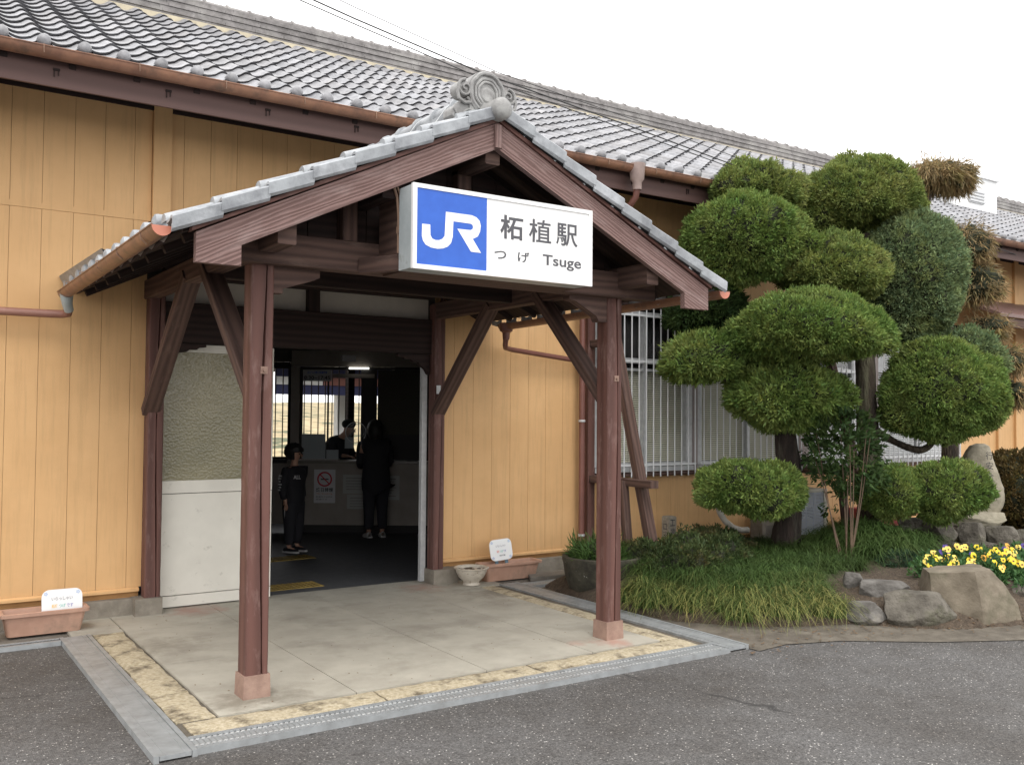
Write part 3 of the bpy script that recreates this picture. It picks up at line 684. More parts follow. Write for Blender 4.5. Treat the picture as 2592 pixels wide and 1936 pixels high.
# rear tie and king posts
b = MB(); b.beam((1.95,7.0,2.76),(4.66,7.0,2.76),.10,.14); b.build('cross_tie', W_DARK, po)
for (x_, z_, w_, n_q) in ((3.29,3.36,.11,'king_post'),(2.45,3.05,.10,'queen_post'),(4.13,3.05,.10,'queen_post')):
    b = MB(); b.beam((x_,5.56,2.79),(x_,5.56,z_),w_,.10,(0,1,0)); b.build(n_q, W_MID, po)
b = MB()
x = 1.80
while x < 4.78:
    x2 = min(x+.20, 4.78); zt = lambda q: 2.60+(1.91-abs(q-3.29))*.487-.03
    z0 = 2.785; a_, c_ = zt(x+.004), zt(x2-.004)
    if max(a_, c_) > z0+.01: b.add([(x+.004,5.60,z0),(x2-.004,5.60,z0),(x2-.004,5.60,max(c_,z0)),(x+.004,5.60,max(a_,z0)),(x+.004,5.62,z0),(x2-.004,5.62,z0),(x2-.004,5.62,max(c_,z0)),(x+.004,5.62,max(a_,z0))], [(0,1,2,3),(0,3,7,4),(1,5,6,2),(4,7,6,5)])
    x = x2
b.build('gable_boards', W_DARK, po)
# bargeboards
SL = .487
def barge(sg):
    X = lambda a: 3.29+sg*a
    poly = [(0, 3.592),(1.91, 3.592-1.91*SL),(1.91, 2.50),(1.665, 2.50),(1.665, 2.615),(0, 3.592-.172)]
    if sg < 0: poly = [(0,3.592),(1.91,3.592-1.91*SL),(1.91,2.50),(1.665,2.50),(1.665,2.615),(0,3.592-.172)]
    b = MB(); n = len(poly); vs = []
    for y in (5.10, 5.145):
        for (a, z) in poly: vs.append((X(a), y, z))
    fs = [(5,4,1,0),(4,3,2,1),(n+0,n+1,n+4,n+5),(n+1,n+2,n+3,n+4)]+[(i,(i+1) % n, n+(i+1) % n, n+i) for i in range(n)]
    ca, sa = math.cos(math.atan(SL)), math.sin(math.atan(SL)); us = []
    for f in fs:
        u_ = []
        for k in f:
            a, z = poly[k % n]; d = a*ca-(z-3.59)*sa; v_ = a*sa+(z-3.59)*ca; u_.append((d+3*sg+(.0 if k < n else .045), v_+(0 if k < n else .045)+sg*2))
        us.append(u_)
    b.add(vs, fs, us); b.build('bargeboard', W_BARGE, po)
    b = MB()                                                        # thin fillet board above it
    b.prism([(0,3.625),(1.935,3.625-1.935*SL),(1.935,3.592-1.91*SL),(0,3.595)], lambda a, z, y: (X(a), y, z), (5.085, 5.16)); b.build('barge_fillet', W_POST, po)
barge(-1); barge(1)
b = MB(); b.beam((3.285,5.09,3.42),(3.285,5.09,3.57),.05,.03,(0,1,0)); b.build('peak_block', W_BARGE, po)
# roof deck and rafters
b = MB()
for sg in (-1,1):
    vs = []
    for (a, z) in ((0,3.645),(1.965,3.645-1.965*SL)):
        for y in (5.15, 8.44):
            for dz in (0,-.028): vs.append((3.29+sg*a, y, z+dz))
    b.add(vs, [(0,2,6,4),(1,5,7,3),(0,4,5,1),(2,3,7,6),(4,6,7,5)])
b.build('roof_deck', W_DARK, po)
b = MB()
for sg in (-1,1):
    for k in range(8):
        y = 5.30+k*.42; b.beam((3.29+sg*.05, y, 3.57), (3.29+sg*1.93, y, 3.57-1.88*SL), .045, .06)
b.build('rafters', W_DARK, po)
# tiles
LN = math.hypot(1, SL)
tb = MB(); ROWS = 8; RH = 2.03*LN/ROWS; NC = 12
for sg in (-1,1):
    v_ = Vector((-sg, 0, SL)).normalized()
    org = (3.29+sg*2.03, 5.16, 3.672-2.03*SL)
    pantiles(tb, org, (0,1,0), v_, NC, ROWS, .2725, RH, lip=.024, roll=.040, tv=.10)
    for c in range(NC):
        y = 5.16+(c+.80)*.2725; tb.tint = (.9+rnd.random()*.2,)*3
        tb.lathe([(.0,-.040),(.028,-.037),(.048,-.026),(.052,-.01),(.052,.05)] if sg < 0 else [(.052,-.05),(.052,.01),(.048,.026),(.028,.037),(0,.04)], (3.29+sg*2.035, y, 3.672-2.03*SL+.052), 12, 'x')
        y0 = 5.16+c*.2725
        tb.add([(3.29+sg*2.04,y0,3.67-2.03*SL),(3.29+sg*2.04,y0+.09,3.655-2.03*SL),(3.29+sg*2.04,y0+.19,3.67-2.03*SL),(3.29+sg*2.04,y0+.19,3.625-2.03*SL),(3.29+sg*2.04,y0+.09,3.60-2.03*SL),(3.29+sg*2.04,y0,3.62-2.03*SL)], [(0,1,2,3,4,5)])
tb.tint = (1,1,1); tb.build('roof_tiles', M_PTILE, po, smooth=True, fixn=False)
# verge tiles: stepped, skirt hanging over the bargeboard
vb = MB()
for sg in (-1,1):
    for r_ in range(ROWS):
        a0 = 2.05-(2.05/ROWS)*r_; a1 = a0-2.05/ROWS-.012
        kk = .92+rnd.random()*.2; vb.tint = (kk,kk,kk*1.01)
        zb0, zb1 = 3.672-a0*SL, 3.672-a1*SL
        l0, l1 = .036, .012                                        # lower end lifted over the tile below
        T_ = [(5.046,-.056),(5.042,-.02),(5.040,.006),(5.048,.014),(5.075,.018),(5.10,.006),(5.165,0)]
        vs = []
        for (a, z, l) in ((a0, zb0, l0), (a1, zb1, l1)):
            for (y, h) in T_: vs.append((3.29+sg*a, y-(.006 if l == l0 else 0), z+h+l))
            for (y, h) in T_: vs.append((3.29+sg*a, y+.012 if h < .0 else y, z+h+l-.016))
        n = len(T_); fs = []
        for i in range(n-1): fs += [(i,i+1,2*n+i+1,2*n+i), (n+i,3*n+i,3*n+i+1,n+i+1), (i,n+i,n+i+1,i+1)]
        fs.append((0, 2*n, 3*n, n))
        vb.add(vs, fs)
vb.tint = (1,1,1); vb.build('verge_tiles', M_PTILE, po, smooth=False, fixn=True)
# a run of half round cover tiles beside the verge
cb = MB()
for sg in (-1,1):
    for r_ in range(ROWS):
        a0 = 2.05-(2.05/ROWS)*r_; a1 = a0-2.05/ROWS-.012; kk = .95+rnd.random()*.2; cb.tint = (kk,kk,kk)
        vs = []
        for (a, rr_, l) in ((a0, .050, .040), (a1, .042, .018)):
            for t in range(0, 181, 20): vs.append((3.29+sg*a, 5.225-rr_*math.cos(R(t)), 3.672-a*SL+l+rr_*.95*math.sin(R(t))))
        cb.add(vs, [(k, k+1, 11+k, 10+k) for k in range(9)]+[tuple(range(10))])
cb.tint = (1,1,1); cb.build('cover_tiles', M_PTILE, po, smooth=True)
# porch ridge
b = MB(); ZP = 3.70
for k in range(3):
    y = 5.34; 
    while y < 7.6:
        kk = .9+rnd.random()*.2; b.tint = (kk,kk,kk); b.box(3.29-.115+k*.01, 3.29+.115-k*.01, y, y+.297, ZP-.03+k*.036, ZP+.004+k*.036); y += .30
y = 5.33
while y < 7.6:
    kk = .9+rnd.random()*.2; b.tint = (kk,kk,kk)
    b.lathe([(.072,0),(.070,.24)], (3.29, y, ZP+.098), 14, 'y'); b.lathe([(.072,0),(.088,.006),(.088,.03),(.070,.04)], (3.29, y+.235, ZP+.098), 14, 'y'); y += .2725
b.tint = (1,1,1); pr_ = b.build('ridge', M_PTILE, po, smooth=True)
b = MB()
for y in (5.62,6.05,6.5): b.tube([(3.10,y,3.67),(3.20,y,ZP+.11),(3.29,y,ZP+.182),(3.38,y,ZP+.11),(3.48,y,3.67)], .003, 5)
b.build('ridge_wire', M_ALU, pr_)
b = MB(); b.lathe([(0,-.048),(.03,-.046),(.055,-.036),(.070,-.018),(.073,0),(.073,.30)], (3.275, 5.035, 3.662), 22, 'y'); b.build('round_end_tile', M_ONI, po, smooth=True)
# scroll ornament tile
ob = MB(); yo0, yo1 = 5.20, 5.36; ZO = 3.69
fo = lambda a, z, y: (3.29+a, y, ZO+z)
arch = [(-.155,.03)]+[(-.158+0, .12)]+[(.165*math.cos(R(t)), .185+.165*math.sin(R(t))) for t in range(170,5,-15)]+[(.158,.12),(.155,.03)]
ob.prism(arch, fo, (yo0+.015, yo1))
wing = lambda s_: [(s_*.12,-.02),(s_*.12,.12),(s_*.17,.125),(s_*.21,.10),(s_*.235,.065),(s_*.28,.045),(s_*.30,.01),(s_*.298,-.03),(s_*.26,-.065),(s_*.20,-.05)]
for s_ in (-1,1):
    ob.prism(wing(s_), fo, (yo0+.03, yo1))
    ob.lathe([(0,-.012),(.045,-.010),(.062,0),(.066,.02),(.066,.10)], (3.29+s_*.195, yo0+.03, ZO+.185), 18, 'y')
    sp_ = []
    for k in range(30):
        t = k/29; a = R(90)+t*R(560)*(1); r_ = .060*(1-t)+.008
        sp_.append((3.29+s_*(.195+r_*math.cos(a)*-1), yo0+.018-.012*t, ZO+.185+r_*math.sin(a)))
    ob.tube(sp_, [.013*(1-.5*k/29) for k in range(30)], 7)
    ob.tube([fo(s_*q, w_, yo0+.016) for q, w_ in ((.245,.20),(.262,.15),(.25,.10),(.20,.075),(.15,.085),(.125,.12))], .014, 7)
    for off_ in (0,.028,.054):
        ob.tube([fo(s_*q, w_-off_*.8, yo0+.022) for q, w_ in ((.285-off_,.02),(.262-off_*.6,-.02),(.225,-.022),(.195,.012),(.165,.032),(.13,.03))], .008, 6)
    ob.tube([fo(s_*q, w_, yo0+.016) for q, w_ in ((.18,.12),(.14,.085),(.10,.045),(.05,.02),(.0,.012))], .012, 6)
for rr_, th, yy in ((.143,.016,yo0+.012),(.105,.012,yo0+.012),(.082,.011,yo0+.010)):
    pts = []
    for t in range(-62, 243, 9):
        w_ = 1+.045*abs(math.sin(R(t)*4)); pts.append(fo(rr_*w_*math.cos(R(t)), .175+rr_*w_*1.05*math.sin(R(t)), yy))
    ob.tube(pts, th, 7)
ob.lathe([(0,-.004),(.05,-.006),(.072,.01)], (3.29, yo0+.012, ZO+.165), 20, 'y')
ob.v = [(3.272+(p[0]-3.29)*.86, 5.19+(p[1]-5.2)*.9, 3.652+(p[2]-ZO)*.86) for p in ob.v]
ob.build('scroll_ornament', M_ONI, po, smooth=True)
# porch gutters
for sg in (-1,1):
    X_ = 3.29+sg*2.085; z_ = 2.665 if sg < 0 else 2.645
    b = MB(); gutter(b, (X_, 5.10, z_+.01), (X_, 8.22, z_-.02), .055); pg = b.build('gutter', M_GUTTER, po, smooth=True)
    b = MB(); b.prism([(.054*math.cos(R(t)), -.054*math.sin(R(t))) for t in range(0,181,15)], lambda a, z, y, X_=X_, z_=z_: (X_+a, y, z_+.008+z), (5.095, 5.105)); b.build('gutter_end_cap', M_CAP, pg)
    b = MB()
    for k in range(5):
        y = 5.35+k*.62; b.tube([(X_-sg*.055,y,z_+.02),(X_,y,z_+.025),(X_+sg*.058,y,z_+.012),(X_+sg*.05,y,z_-.03),(X_+sg*.02,y,z_-.056)], .004, 5)
    b.build('gutter_hooks', M_TAN, pg)
b = MB(); b.add([(1.27,6.95,2.78),(1.235,8.44,2.72),(1.19,8.44,2.80),(1.24,6.95,2.82),(1.32,6.95,2.80),(1.34,8.44,2.87)], [(0,1,2,3),(3,2,5,4)])
b.build('flashing', M_GRATE, po)
b = MB(); b.tube([(1.205,8.13,2.64),(1.205,8.13,2.60),(1.215,8.16,2.55),(1.235,8.20,2.50)], [.052,.048,.040,.036], 12); b.build('gutter_spout', M_SPOUT, po, smooth=True)
b = MB(); b.tube([(1.235,8.20,2.52),(1.235,8.25,2.482),(1.20,8.30,2.478),(1.12,8.33,2.478),(-2.0,8.36,2.47)], .033, 12); b.build('side_pipe', M_PIPE, po, smooth=True)
b = MB(); b.lathe([(.035,-.13),(.04,-.06),(.068,-.04),(.072,.03),(.076,.04)], (5.36,8.12,2.60), 12); b.tube([(5.36,8.12,2.50),(5.37,8.15,2.42),(5.42,8.22,2.395),(5.55,8.30,2.385),(6.40,8.34,2.31),(6.50,8.34,2.27)], .028, 10)
b.build('side_pipe', M_DPIPE, po, smooth=True)
# sign support box and conduit
b = MB(); b.box(2.66,4.02,5.135,5.47,2.575,2.60); b.box(2.64,2.68,5.135,5.49,2.605,3.08); b.box(3.98,4.02,5.135,5.49,2.605,3.05); b.box(2.66,4.02,5.46,5.485,2.605,3.0)
b.beam((2.52,5.49,2.63),(2.68,5.15,2.63),.06,.10)
b.build('sign_bracket', W_MID, po)
b = MB(); b.tube([(2.55,5.155,3.14),(2.60,5.158,3.02),(2.612,5.16,2.9),(2.612,5.16,2.68)], .009, 6); b.tube([(2.575,5.158,3.15),(2.62,5.158,3.03),(2.625,5.16,2.9),(2.625,5.16,2.68)], .006, 6); b.box(2.60,2.64,5.14,5.17,2.80,2.84); b.build('conduit', M_TAN, po)
# ------------------------------------------------------------------ station sign
sg = empty('station_sign', (2.595, 4.94, 2.56), 'white lightbox station sign with blue panel, hanging under the porch gable', 'sign')
def sgo(b, n, m_, par=sg, **k):
    for i, p in enumerate(b.v): b.v[i] = (p[0]-2.595, p[1]-4.94, p[2]-2.56)
    return b.build(n, m_, par, **k)
b = MB(); b.box(2.600, 3.945, 4.962, 5.13, 2.566, 3.066); sgo(b, 'case', M('sign_case', (.43,.47,.48), (.36,.40,.41), .45, 8, None, .03, 50, c3=(.30,.32,.32), s3=9, t3=(.6,.7)))
b = MB(); b.box(2.595,3.95,4.94,4.965,2.56,2.588); b.box(2.595,3.95,4.94,4.965,3.044,3.07); b.box(2.595,2.622,4.94,4.965,2.588,3.044); b.box(3.923,3.95,4.94,4.965,2.588,3.044); sgo(b, 'frame', M_SIGNWHITE)
b = MB(); b.box(2.622,3.923,4.948,4.962,2.588,3.044); fa = sgo(b, 'face_panel', M_SIGNWHITE)
b = MB(); b.box(2.622,3.114,4.945,4.948,2.588,3.044); sgo(b, 'blue_panel', M_BLUE)
LG = [(2.658,2.83),(2.713,2.831),(2.715,2.768),(2.728,2.748),(2.751,2.742),(2.774,2.744),(2.798,2.755),(2.813,2.775),(2.820,2.922),(3.003,2.923),(3.037,2.914),(3.06,2.895),(3.069,2.866),(3.064,2.828),(3.048,2.797),(3.012,2.777),(3.072,2.697),(3.0,2.697),(2.901,2.828),(2.994,2.83),(3.009,2.837),(3.014,2.850),(3.009,2.864),(2.994,2.870),(2.873,2.870),(2.869,2.773),(2.857,2.735),(2.834,2.711),(2.802,2.697),(2.765,2.691),(2.719,2.694),(2.683,2.708),(2.664,2.731),(2.657,2.758)]
b = MB(); b.prism(LG, lambda a, z, y: (a, y, z), (4.9435, 4.9452)); sgo(b, 'logo', M_SIGNWHITE)
def st_text(t, x0, z0, w, h, bold, name='lettering'):
    o = text(t, .2, M_GREYTXT, name, sg, (x0-2.595, 4.9465-4.94, z0-2.56), w=w, h=h, bold=bold); return o
st_text('柘', 3.215, 2.806, .176, .152, .0042); st_text('植', 3.435, 2.808, .178, .152, .0022); st_text('駅', 3.652, 2.808, .178, .150, .0030)
st_text('つ', 3.172, 2.674, .090, .052, .003); st_text('げ', 3.350, 2.668, .090, .068, .003)
st_text('Tsuge', 3.545, 2.648, .315, .090, .0034)
# ------------------------------------------------------------------ timber buttresses
def buttress(x, label):
    t = empty('timber_buttress', (x, 8.3, 0), label, 'buttress', 'timber buttresses along the wall')
    def p(n, a, c, w, h, m_=W_MID, up=(1,0,0)):
        b = MB(); b.beam(Vector(a)-Vector((x,8.3,0)), Vector(c)-Vector((x,8.3,0)), w, h, up, segs=4, wob=.002); b.build(n, m_, t)
    p('strut', (x+.06, 7.30, -.03), (x+.06, 8.18, 3.15), .10, .11)
    p('strut', (x-.05, 7.62, -.03), (x-.05, 7.74, 1.0), .08, .09)
    p('rail', (x, 8.36, .985), (x, 7.30, .985), .08, .11)
    p('rail', (x, 8.36, 2.50), (x, 7.95, 2.50), .08, .11)
    p('rail', (x, 8.36, .10), (x, 7.42, .10), .08, .11)
    return t
buttress(6.67, 'brown timber buttress leaning on the wall just behind the right porch post')
buttress(10.32, 'brown timber buttress half hidden behind the two clipped trees')
# ------------------------------------------------------------------ signboards, pots and small things by the wall
def planter(x0, x1, y0, y1, h, label, debris=True):
    t = empty('planter_trough', ((x0+x1)/2, (y0+y1)/2, 0), label, 'planter', 'terracotta planter troughs')
    L, D = (x1-x0)/2, (y1-y0)/2; b = MB()
    def ring(l, d, z, r=.03):
        o = []
        for (sx, sy2, a0) in ((1,1,0),(-1,1,90),(-1,-1,180),(1,-1,270)):
            for k in range(4):
                a = R(a0+k*30); o.append((sx*(l-r)+r*math.cos(a), sy2*(d-r)+r*math.sin(a), z))
        return o
    rs = [ring(L-.035, D-.03, 0), ring(L-.005, D-.005, h-.03), ring(L+.02, D+.02, h-.028), ring(L+.022, D+.022, h-.003), ring(L+.018, D+.018, h), ring(L-.008, D-.008, h-.002), ring(L-.022, D-.022, h-.06)]
    vs = [p for r_ in rs for p in r_]; n = 16; fs = [tuple(range(n-1,-1,-1))]
    for i in range(len(rs)-1):
        for k in range(n): fs.append((i*n+k, i*n+(k+1) % n, (i+1)*n+(k+1) % n, (i+1)*n+k))
    b.add(vs, fs); b.build('trough', M_TERRA, t, smooth=True)
    s = MB(); nx, ny = 40, 8
    vs = []; fs = []
    for j in range(ny+1):
        for i in range(nx+1):
            x = -L+.02+(2*L-.04)*i/nx; y = -D+.02+(2*D-.04)*j/ny
            vs.append((x, y, h-.055+.018*noise.noise(Vector((x*20,y*20,x0)))+.01*noise.noise(Vector((x*60,y*60,1)))))
    for j in range(ny):
        for i in range(nx): a = j*(nx+1)+i; fs.append((a,a+1,a+nx+2,a+nx+1))
    s.add(vs, fs); s.build('soil', M_SOIL, t)
    return t
planter(.80, 1.38, 7.98, 8.18, .18, 'weathered terracotta plastic planter at the far left foot of the wall')
planter(5.13, 5.80, 8.10, 8.28, .18, 'terracotta plastic planter against the wall right of the entrance')
def card(x0, x1, z0, z1, y, label, lines, tilt=8, roll=0):
    w, h = x1-x0, z1-z0
    t = empty('greeting_card', ((x0+x1)/2, y, z0), label, 'card', 'rounded greeting cards in the planters'); t.rotation_euler = (R(-tilt), R(roll), 0)
    r = .055; o = []
    for (sx, sz, a0) in ((1,1,0),(-1,1,90),(-1,-1,180),(1,-1,270)):
        for k in range(7): a = R(a0+k*15); o.append((sx*(w/2-r)+r*math.cos(a), h/2+sz*(h/2-r)+r*math.sin(a)))
    b = MB(); b.prism(o, lambda a, z, yy: (a, yy, z), (-.006, 0)); b.build('card_board', M_CARD, t)
    b = MB(); b.box(-.085,-.05,-.003,.008,-.08,.03); b.box(.035,.07,-.003,.008,-.08,.03); b.build('peg', flat('slate_blue_peg', (.10,.16,.20), .6) if 'slate_blue_peg' not in MATS else MATS['slate_blue_peg'], t)
    for (s_, cx, z, ww, hh, c) in lines:
        k = 'ink_%d_%d_%d' % tuple(int(v*99) for v in c)
        text(s_, .04, MATS.get(k) or flat(k, c, .6), 'lettering', t, (cx, -.0072, z), w=ww, h=hh, bold=.0006)
    b = MB()
    for (x, z) in ((-w/2+.03,h-.03),(w/2-.03,h-.03),(-w/2+.03,.03),(w/2-.03,.03)):
        for k in range(5): b.lathe([(0,-.0075),(.006,-.0072),(.007,-.0062)], (x+.009*math.cos(k*1.257), 0, z+.009*math.sin(k*1.257)), 6, 'y')
    b.build('flower_print', flat('pale_blue_print', (.50,.58,.74), .5) if 'pale_blue_print' not in MATS else MATS['pale_blue_print'], t)
GR, RD, TE, OR, VI = (.30,.30,.32), (.75,.20,.15), (.12,.50,.42), (.85,.55,.15), (.25,.25,.5)
card(1.075, 1.365, .105, .315, 8.085, 'white rounded greeting card leaning in the far left planter', [('いらっしゃい', -.075, .125, .15, .028, GR), ('柘植', -.075, .07, .042, .028, OR), ('つげ', -.022, .07, .046, .028, TE), ('です', .032, .07, .046, .028, VI)], 10)
card(5.25, 5.52, .195, .41, 8.20, 'white rounded greeting card on pegs in the right planter', [('いらっしゃい', -.06, .135, .12, .026, GR), ('柘植', -.055, .078, .032, .026, RD), ('つげ', -.018, .078, .04, .026, TE), ('です', .026, .078, .034, .026, VI), ('柘植駅', -.03, .042, .075, .014, (.1,.1,.12))], 10, -3)
t = empty('flower_bowl', (4.94, 8.08, 0), 'cream glazed footed flower bowl on the slab beside the right door post', 'flower bowl')
b = MB(); b.lathe([(.075,0),(.085,.006),(.078,.03),(.085,.045),(.130,.085),(.152,.135),(.158,.16),(.172,.165),(.176,.175),(.165,.18),(.150,.172),(.145,.15)], (0,0,0), 32); b.build('bowl', M('crazed_cream_glaze', (.58,.53,.45), (.46,.41,.34), .35, 14, None, .05, 90, c3=(.33,.28,.22), s3=26, t3=(.56,.66)), t, smooth=True)
b = MB(); vs=[]; fs=[]
for j in range(13):
    for i in range(24):
        a = i*math.pi/12; r_ = .150*j/12; vs.append((r_*math.cos(a), r_*math.sin(a), .150+.02*noise.noise(Vector((r_*math.cos(a)*22, r_*math.sin(a)*22, 0)))))
for j in range(12):
    for i in range(24): fs.append((j*24+i, j*24+(i+1)%24, (j+1)*24+(i+1)%24, (j+1)*24+i))
b.add(vs, fs); b.build('soil', M_SOIL, t)
t = empty('nursery_pot', (.64, 8.0, 0), 'small black nursery pot at the left edge beside the planter', 'pot'); b = MB(); b.lathe([(.07,0),(.095,.17),(.105,.172),(.105,.185),(.09,.185),(.085,.15)], (0,0,0), 20); b.build('pot', M_DARK, t)
# survey marker post
t = empty('boundary_marker', (7.77, 8.25, 0), 'short square concrete boundary marker with engraved characters by the wall', 'marker post')
b = MB(); b.prism([(-.06,-.06),(.06,-.06),(.06,.06),(-.06,.06)], lambda a, d, z: (a*(1 if z < .51 else .9), d*(1 if z < .51 else .9), z), (0,.505)); b.prism([(-.06,-.06),(.06,-.06),(.06,.06),(-.06,.06)], lambda a, d, z: (a*(1 if z < .51 else .86), d*(1 if z < .51 else .86), z), (.505,.518)); b.build('pillar', M('marker_concrete', (.36,.33,.27), (.25,.225,.18), .9, 30, None, .4, 90), t)
text('工', .08, M_BLACK, 'engraving', t, (-.04,-.0608,.405), w=.08, h=.075, bold=.001)
text('境', .08, M_BLACK, 'engraving', t, (-.036,-.0608,.305), w=.07, h=.075); text('界', .08, M_BLACK, 'engraving', t, (-.036,-.0608,.215), w=.07, h=.075)
text('ロ', .08, M_BLACK, 'engraving', t, (-.0608,.035,.36), rot=(R(90),0,R(-90)), w=.06, h=.07); text('下', .08, M_BLACK, 'engraving', t, (-.0608,.035,.27), rot=(R(90),0,R(-90)), w=.06, h=.06)
# air conditioner, utility box, duct, crate
t = empty('air_conditioner_unit', (9.95, 8.12, 0), 'cream outdoor air conditioner unit with louvred front behind the clipped tree trunk', 'air conditioner')
M_ACW = M('cream_metal', (.58,.56,.47), (.52,.50,.42), .45, 4, None, .02)
b = MB(); b.box(-.40,.36,-.12,.16,.14,.16); b.box(-.40,.36,-.12,.16,.72,.76); b.box(-.40,-.36,-.12,.16,.16,.72); b.box(.32,.385,-.125,.16,.14,.76); b.box(-.36,.32,.0,.16,.16,.72); b.box(-.35,-.28,-.08,.12,0,.14); b.box(.24,.31,-.08,.12,0,.14); b.build('casing', M_ACW, t)
b = MB()
for k in range(30): b.box(-.36,.32,-.115,-.105,.167+k*.0185,.179+k*.0185)
for k in range(5): b.box(-.30+k*.14,-.296+k*.14,-.118,-.104,.16,.72)
b.build('grille', flat('grey_blue_louvre', (.50,.54,.60), .4), t)
b = MB(); b.lathe([(.02,-.05),(.05,-.05),(.05,-.02),(0,-.02)], (-.02,0,.44), 14, 'y')
for k in range(3):
    a = k*2.09; b.add([(-.02+.05*math.cos(a),-.04,.44+.05*math.sin(a)),(-.02+.24*math.cos(a-.35),-.05,.44+.24*math.sin(a-.35)),(-.02+.25*math.cos(a+.35),-.02,.44+.25*math.sin(a+.35)),(-.02+.05*math.cos(a+.8),-.02,.44+.05*math.sin(a+.8))], [(0,1,2,3)])
b.build('fan', M_DARK, t)
t = empty('utility_box', (9.46, 8.26, 0), 'plain grey concrete utility box at the wall foot between duct and tree trunk', 'utility box')
b = MB(); b.box(-.18,.18,-.10,.10,0,.39); b.box(-.19,.19,-.11,.11,.392,.42); b.build('box_body', M_CONC, t); b = MB(); b.box(-.12,.10,-.105,-.1005,.08,.32); b.build('cover', M_STRIP, t)
b = MB(); pts = [(8.60,8.36,.74),(8.62,8.30,.62),(8.64,8.27,.50),(8.70,8.24,.40),(8.80,8.20,.32),(8.92,8.19,.285),(9.06,8.19,.28)]
cpts = []
for i in range(len(pts)-1):
    for k in range(8): cpts.append(Vector(pts[i]).lerp(Vector(pts[i+1]), k/8))
b.tube(cpts, [.036+.004*(i % 2) for i in range(len(cpts))], 10)
tag(b.build('flexible_duct', M('dusty_white_duct', (.55,.53,.47), (.40,.38,.33), .6, 9, None, .1, 30), None, smooth=True), 'curved dusty white flexible duct coming out of the ochre wall', 'duct')
t = empty('red_crate', (11.35, 7.95, 0), 'red plastic crate by the wall behind the low clipped pads', 'crate')
M_RED = flat('red_plastic', (.36,.06,.06), .5); b = MB()
b.box(-.42,.42,-.20,-.18,.03,.47); b.box(-.42,.42,.18,.20,.03,.47); b.box(-.42,-.40,-.18,.18,.03,.47); b.box(.40,.42,-.18,.18,.03,.47); b.box(-.44,.44,-.22,-.203,.43,.48)
for x in (-.42,-.2,0,.2,.40): b.box(x,x+.02,-.208,-.203,.03,.42)
b.box(-.40,.40,-.18,.18,.01,.03); b.build('crate_body', M_RED, t)
# round stone pot beside the right post
t = empty('stone_pot', (5.86, 7.16, 0), 'large dark mossy round stone pot behind the right porch post', 'pot')
b = MB(); b.lathe([(.27,-.02),(.32,.04),(.36,.16),(.375,.27),(.385,.30),(.385,.335),(.365,.345),(.335,.335),(.33,.25)], (0,0,0), 40); b.build('pot', M('mossy_dark_stone', (.075,.068,.048), (.03,.028,.02), .85, 9, None, .6, 40, c3=(.30,.30,.26), s3=13, t3=(.66,.70)), t, smooth=True)
b = MB(); b.lathe([(.0,.27),(.33,.28)], (0,0,0), 30); b.build('soil', M_SOIL, t)
t = empty('stone_slab', (5.95, 8.05, 0), 'thin brown flagstone lying at the wall foot behind the stone pot', 'flagstone')
b = MB(); b.prism([(-.38,-.10),(.20,-.14),(.36,.02),(.25,.16),(-.25,.14)], lambda a, d, z: (a, d, z), (.0,.035)); b.build('flagstone', M_STRIP, t)
# ------------------------------------------------------------------ hall: ticket office
dx, dy, nx_, ny_ = math.cos(YAW), -math.sin(YAW), math.sin(YAW), math.cos(YAW)
def SD(s, D, z=0): return (s*dx+D*nx_, s*dy+D*ny_, z)
S0, D0 = -2.2, 13.4
to = empty('ticket_office', SD(S0, D0), 'dark glazed ticket office with beige counter front inside the hall', 'ticket office', rz=-YAW)
def tob(n, m_, *boxes, par=to):
    b = MB()
    for (s0, s1, d0, d1, z0, z1) in boxes: b.box(s0-S0, s1-S0, d0-D0, d1-D0, z0, z1)
    return b.build(n, m_, par)
tob('counter_front', M_COUNTER, (-3.13,0.6,13.40,13.45,.12,.985))
tob('kick_plate', M_DARK, (-3.11,0.6,13.44,13.50,0,.12))
tob('counter_ledge', M('ledge_laminate', (.20,.18,.16), (.15,.135,.12), .4), (-3.16,0.6,13.30,13.75,.99,1.03))
tob('counter_top', M('pale_counter_top', (.42,.40,.38), (.38,.36,.34), .4), (-3.0,-2.45,13.36,13.50,1.034,1.05))
tob('header_panel', M_COUNTER, (-3.13,0.6,13.38,13.46,2.36,2.58)); tob('upper_panel', M_INWALL, (-3.13,0.6,13.40,13.46,2.585,3.0))
tob('corner_post', M_COUNTER, (-3.13,-3.01,13.36,13.46,1.034,2.355))
tob('window_frame', M_DARK, (-3.005,-2.975,13.38,13.44,1.034,2.35),(-2.97,-1.25,13.38,13.44,2.315,2.35),(-2.62,-2.60,13.39,13.43,1.05,2.18),(-2.14,-1.92,13.38,13.44,1.034,2.31),(-1.25,-1.15,13.38,13.44,1.034,2.31))
tob('notice_strip', M_COUNTER, (-2.55,-1.95,13.375,13.385,2.20,2.255))
tob('blind_panel', M('dark_bead_blind', (.055,.05,.035), (.03,.028,.02), .7, 60), (-1.905,-1.25,13.40,13.42,1.40,2.31)); tob('lower_panel', M_DARK, (-1.915,0.6,13.40,13.43,1.034,1.40))
tob('side_window_frame', M_DARK, (-3.19,-3.14,13.44,13.52,1.0,2.4),(-3.95,-3.19,13.5,13.54,2.33,2.42),(-3.95,-3.19,13.5,13.54,.98,1.04),(-3.95,-3.9,13.5,13.54,1.0,2.4))
tob('side_counter_front', M_COUNTER, (-4.2,-3.13,13.50,13.54,.12,.98)); tob('side_header', M_INWALL, (-4.2,-3.13,13.50,13.55,2.43,3.0))
